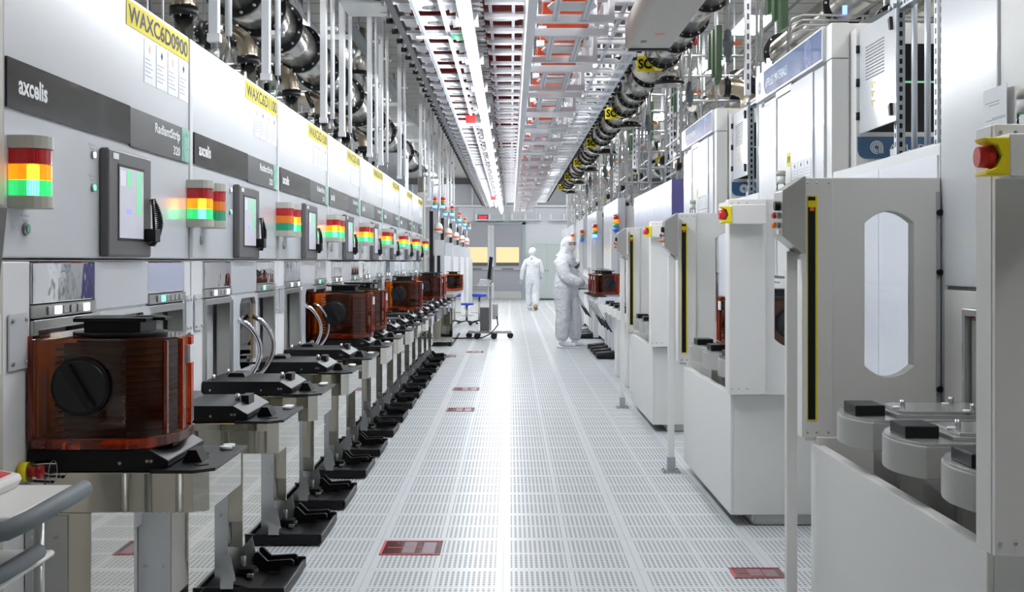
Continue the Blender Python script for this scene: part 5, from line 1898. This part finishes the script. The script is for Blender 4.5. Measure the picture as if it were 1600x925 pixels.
cd = thing('conduit_bundle', 'bundle of thin steel conduits crossing above the blue header', 'conduit', (2.0, 8.7, 0))
for k in range(4):
    z = 3.02 + 0.035 * k
    MB().tube([(-0.05, 0, 2.63), (-0.05, 0, z - 0.1), (-0.02, 0, z - 0.03), (0.05, 0, z), (2.0, 0.05 * k, z)], 0.009, 6, 'plate').build('conduit', cd)
MB().tube([(0.0, 0, 2.63), (0.0, -0.1, 2.70), (0.05, -0.1, 2.78), (1.2, -0.1, 2.80)], 0.022, 10, 'plate').build('large_conduit', cd)
MB().tube([(0.22, -0.5, 2.63), (0.2, -0.5, 2.75), (0.3, -0.4, 2.92), (0.5, -0.3, 3.0)], 0.007, 6, 'letter').build('white_hose', cd)
MB().prism([(0.35, 2.96), (0.75, 3.14), (0.75, 3.18), (0.35, 3.0)], 'y', -0.4, -0.34, 'galv').build('strut_arm', cd)
q = thing('blue_indicator', 'tiny blue lamp on a pipe above the blue header', 'lamp', (2.35, 8.69, 3.13))
MB().box(-0.015, 0.015, 0, 0.02, 0, 0.06, 'ledb').build('lens', q)


# ------------------------------------------------------------------ people
def skin_mesh(name, pts, edges, m, parent, sub=2):
    """pts: list of (x,y,z,rx,ry) ; edges: pairs"""
    me = bpy.data.meshes.new(name)
    me.from_pydata([p[:3] for p in pts], edges, [])
    o = bpy.data.objects.new(name, me)
    col.objects.link(o)
    o.modifiers.new('skin', 'SKIN')
    for i, p in enumerate(pts):
        sv = me.skin_vertices[0].data[i]
        sv.radius = (p[3], p[4] if len(p) > 4 else p[3])
        sv.use_root = (i == 0)
        sv.use_loose = False
    o.modifiers[0].use_smooth_shade = True
    s = o.modifiers.new('sub', 'SUBSURF')
    s.levels = sub
    s.render_levels = sub
    dg = bpy.context.evaluated_depsgraph_get()
    me2 = bpy.data.meshes.new_from_object(o.evaluated_get(dg))
    bpy.data.objects.remove(o)
    me2.materials.clear()
    me2.materials.append(M[m])
    for p in me2.polygons:
        p.use_smooth = True
    me2.name = name
    r = bpy.data.objects.new(name, me2)
    col.objects.link(r)
    r.parent = parent
    return r


def hand(parent, wrist, direction, up, side, curl=0.5, flip=1):
    """gloved hand: palm plus four fingers and a thumb"""
    w = Vector(wrist)
    d = Vector(direction).normalized()
    u = Vector(up)
    u = (u - d * u.dot(d)).normalized()
    s = d.cross(u) * flip
    pts = [(*w, 0.026, 0.022), (*(w + d * 0.045), 0.032, 0.018), (*(w + d * 0.08), 0.034, 0.015)]
    edges = [(0, 1), (1, 2)]
    for k, L in enumerate((0.062, 0.072, 0.068, 0.055)):
        off = s * (0.026 - 0.0175 * k)
        b = w + d * 0.085 + off
        dd = (d * math.cos(curl * 0.6) - u * math.sin(curl * 0.6)).normalized()
        d2 = (d * math.cos(curl * 1.5) - u * math.sin(curl * 1.5)).normalized()
        i0 = len(pts)
        pts += [(*b, 0.0095), (*(b + dd * L * 0.5), 0.0088), (*(b + dd * L * 0.5 + d2 * L * 0.5), 0.0075)]
        edges += [(2, i0), (i0, i0 + 1), (i0 + 1, i0 + 2)]
    b = w + d * 0.035 + s * 0.03
    i0 = len(pts)
    t1 = (s * 0.8 + d * 0.7 - u * 0.2).normalized()
    pts += [(*(b + t1 * 0.015), 0.012), (*(b + t1 * 0.045), 0.010), (*(b + t1 * 0.05 + d * 0.025), 0.008)]
    edges += [(1, i0), (i0, i0 + 1), (i0 + 1, i0 + 2)]
    return skin_mesh('gloved_hand', pts, edges, 'glove', parent, 1)


def boot(parent, heel, toe_dir, m='suit'):
    h = Vector(heel)
    d = Vector(toe_dir).normalized()
    pts = [(*(h + Vector((0, 0, 0.13))), 0.088, 0.082), (*(h + d * 0.02 + Vector((0, 0, 0.07))), 0.068, 0.062), (*(h + d * 0.14 + Vector((0, 0, 0.055))), 0.062, 0.046), (*(h + d * 0.25 + Vector((0, 0, 0.042))), 0.054, 0.034)]
    b = skin_mesh('boot', pts, [(0, 1), (1, 2), (2, 3)], m, parent, 2)
    s = d.cross(Vector((0, 0, 1)))
    out = []
    for (a, wd) in ((-0.075, 0.03), (-0.06, 0.05), (0.05, 0.052), (0.17, 0.062), (0.27, 0.05), (0.31, 0.02)):
        out.append((a, wd))
    poly = [(h + d * a + s * wd) for a, wd in out] + [(h + d * a - s * wd) for a, wd in reversed(out)]
    MB().prism([(p.x, p.y) for p in poly], 'z', h.z, h.z + 0.022, 'letter' if m == 'suit' else m).build('boot_sole', parent, 0.004)
    return b


# standing worker, body turned to the right and slightly to the camera, both hands forward
wk = thing('person', 'person in white cleanroom suit, hood and mask, reaching to the pods', 'person', (0.90, 19.95, 0))
F = Vector((0.93, -0.38, 0)).normalized()      # facing
S = Vector((-F.y, F.x, 0))                     # to the person's left (away from camera)


def W(f, s, z):
    v_ = F * f + S * s
    return (v_.x, v_.y, z)


pts = [(*W(-0.02, 0, 0.93), 0.215, 0.195), (*W(-0.01, 0, 1.12), 0.215, 0.185), (*W(-0.02, 0, 1.30), 0.225, 0.19), (*W(-0.03, 0, 1.43), 0.165, 0.15), (*W(0.0, 0, 1.51), 0.11, 0.11), (*W(0.02, 0, 1.58), 0.10, 0.10)]
edges = [(0, 1), (1, 2), (2, 3), (3, 4), (4, 5)]


def add_chain(frm, chain):
    prev = frm
    for c in chain:
        pts.append(c)
        edges.append((prev, len(pts) - 1))
        prev = len(pts) - 1


# arms (right = near the camera: s negative)
add_chain(3, [(*W(-0.02, -0.20, 1.37), 0.125, 0.125), (*W(0.06, -0.26, 1.15), 0.115, 0.115), (*W(0.27, -0.19, 1.05), 0.095, 0.095), (*W(0.37, -0.13, 1.02), 0.048, 0.048)])
add_chain(3, [(*W(-0.02, 0.20, 1.37), 0.125, 0.125), (*W(0.05, 0.255, 1.14), 0.11, 0.11), (*W(0.29, 0.17, 1.03), 0.09, 0.09), (*W(0.38, 0.10, 1.0), 0.046, 0.046)])
# legs
add_chain(0, [(*W(-0.04, -0.10, 0.80), 0.155, 0.145), (*W(-0.01, -0.12, 0.52), 0.125, 0.12), (*W(-0.02, -0.13, 0.40), 0.135, 0.13), (*W(-0.03, -0.13, 0.24), 0.118, 0.115), (*W(-0.03, -0.13, 0.10), 0.11, 0.10)])
add_chain(0, [(*W(0.02, 0.10, 0.80), 0.15, 0.14), (*W(0.10, 0.12, 0.52), 0.12, 0.115), (*W(0.10, 0.13, 0.38), 0.125, 0.12), (*W(0.10, 0.13, 0.22), 0.11, 0.11), (*W(0.10, 0.13, 0.10), 0.10, 0.095)])
skin_mesh('body', pts, edges, 'suit', wk)
hd_ = MB().ball(W(0.03, 0, 1.655), 0.122, 'suit', 20, (1.0, 0.95, 1.12)).tube([W(0.01, 0, 1.62), W(0.0, 0, 1.55), W(-0.01, 0, 1.49), W(-0.02, 0, 1.45)], [0.11, 0.108, 0.135, 0.165], 20, 'suit')
ho = hd_.build('hood', wk)
Ft = (F + Vector((0.0, -0.45, 0))).normalized()   # head turned a little to the camera
St = Vector((-Ft.y, Ft.x, 0))
hc = Vector(W(0.03, 0, 1.655))


def face_patch(name, a0, a1, z0, z1, r, m, parent, n=10, k=5):
    vs, fs = [], []
    for j in range(k + 1):
        z = z0 + (z1 - z0) * j / k
        rr = r * math.sqrt(max(0.05, 1 - (z / (r * 1.15)) ** 2))
        for i in range(n + 1):
            a = math.radians(a0 + (a1 - a0) * i / n)
            p = hc + Ft * (rr * math.cos(a)) + St * (rr * math.sin(a) * 0.95) + Vector((0, 0, z))
            vs.append(tuple(p))
    for j in range(k):
        for i in range(n):
            fs.append((j * (n + 1) + i, j * (n + 1) + i + 1, (j + 1) * (n + 1) + i + 1, (j + 1) * (n + 1) + i))
    o = MB().add(vs, fs, m, True).build(name, parent)
    return o


face_patch('face', -48, 48, -0.012, 0.045, 0.127, 'skin', wk)
face_patch('mask', -52, 52, -0.10, -0.008, 0.131, 'paper', wk)
for sgn in (-1, 1):
    c = hc + Ft * 0.119 + St * (0.034 * sgn)
    MB().ball((c.x, c.y, c.z + 0.012), 0.013, 'paper', 10).ball((c.x + Ft.x * 0.007, c.y + Ft.y * 0.007, c.z + 0.012), 0.008, 'black', 8).build('eye', wk)
    MB().tube([tuple(c + Vector((0, 0, 0.032)) - St * 0.02 + Ft * 0.004), tuple(c + Vector((0, 0, 0.036)) + Ft * 0.008), tuple(c + Vector((0, 0, 0.032)) + St * 0.02 + Ft * 0.004)], 0.004, 6, 'hair').build('eyebrow', wk)
c = hc + Ft * 0.127
MB().tube([tuple(c + Vector((0, 0, 0.02))), tuple(c + Ft * 0.012 + Vector((0, 0, -0.008)))], [0.008, 0.013], 8, 'skin').build('nose', wk)
hand(wk, W(0.37, -0.13, 1.02), F * 0.9 + Vector((0, 0, -0.35)), (0, 0, 1), 1, 0.6)
hand(wk, W(0.38, 0.10, 1.0), F * 0.9 + Vector((0, 0, -0.3)), (0, 0, 1), 1, 0.6, -1)
boot(wk, W(-0.04, -0.13, 0.0), F)
boot(wk, W(0.08, 0.13, 0.0), F)

# worker walking away
ww = thing('person', 'person in white cleanroom suit walking away down the aisle', 'person', (0.62, 35.0, 0))
F = Vector((0.1, 1, 0)).normalized()
S = Vector((-F.y, F.x, 0))
pts = [(*W(-0.0, 0, 0.95), 0.20, 0.18), (*W(0.0, 0, 1.12), 0.20, 0.17), (*W(0.01, 0, 1.30), 0.21, 0.17), (*W(0.0, 0, 1.42), 0.16, 0.14), (*W(0.02, 0, 1.50), 0.075, 0.075), (*W(0.03, 0, 1.56), 0.08, 0.08)]
edges = [(0, 1), (1, 2), (2, 3), (3, 4), (4, 5)]
add_chain(3, [(*W(0.0, -0.19, 1.38), 0.08, 0.08), (*W(0.04, -0.26, 1.13), 0.085, 0.068), (*W(0.18, -0.23, 0.98), 0.052, 0.052), (*W(0.22, -0.2, 0.95), 0.042, 0.042)])
add_chain(3, [(*W(0.0, 0.19, 1.38), 0.08, 0.08), (*W(-0.05, 0.29, 1.12), 0.085, 0.068), (*W(-0.02, 0.31, 0.90), 0.052, 0.052), (*W(0.0, 0.31, 0.86), 0.042, 0.042)])
add_chain(0, [(*W(0.0, -0.09, 0.82), 0.145, 0.135), (*W(0.0, -0.09, 0.50), 0.12, 0.12), (*W(-0.10, -0.09, 0.24), 0.11, 0.11), (*W(-0.18, -0.09, 0.13), 0.06, 0.06)])
add_chain(0, [(*W(0.0, 0.09, 0.82), 0.145, 0.135), (*W(0.14, 0.10, 0.50), 0.12, 0.12), (*W(0.14, 0.10, 0.24), 0.11, 0.11), (*W(0.13, 0.10, 0.11), 0.066, 0.066)])
skin_mesh('body', pts, edges, 'suit', ww)
MB().ball(W(0.04, 0, 1.655), 0.118, 'suit', 20, (0.92, 1.0, 1.12)).build('hood', ww)
MB().box(-0.05, -0.01, -0.155, -0.14, 1.44, 1.48, 'bezel').build('hood_snap', ww)
hand(ww, W(0.22, -0.2, 0.95), F + Vector((0, 0, -0.4)), (0, 0, 1), 1, 0.6)
hand(ww, W(0.0, 0.31, 0.86), Vector((0, 0.1, -1)), (0, -1, 0), 1, 0.5)
boot(ww, W(-0.18, -0.09, 0.02), F + Vector((0, 0, -0.0)), 'sole')
boot(ww, W(0.12, 0.10, 0.0), F)
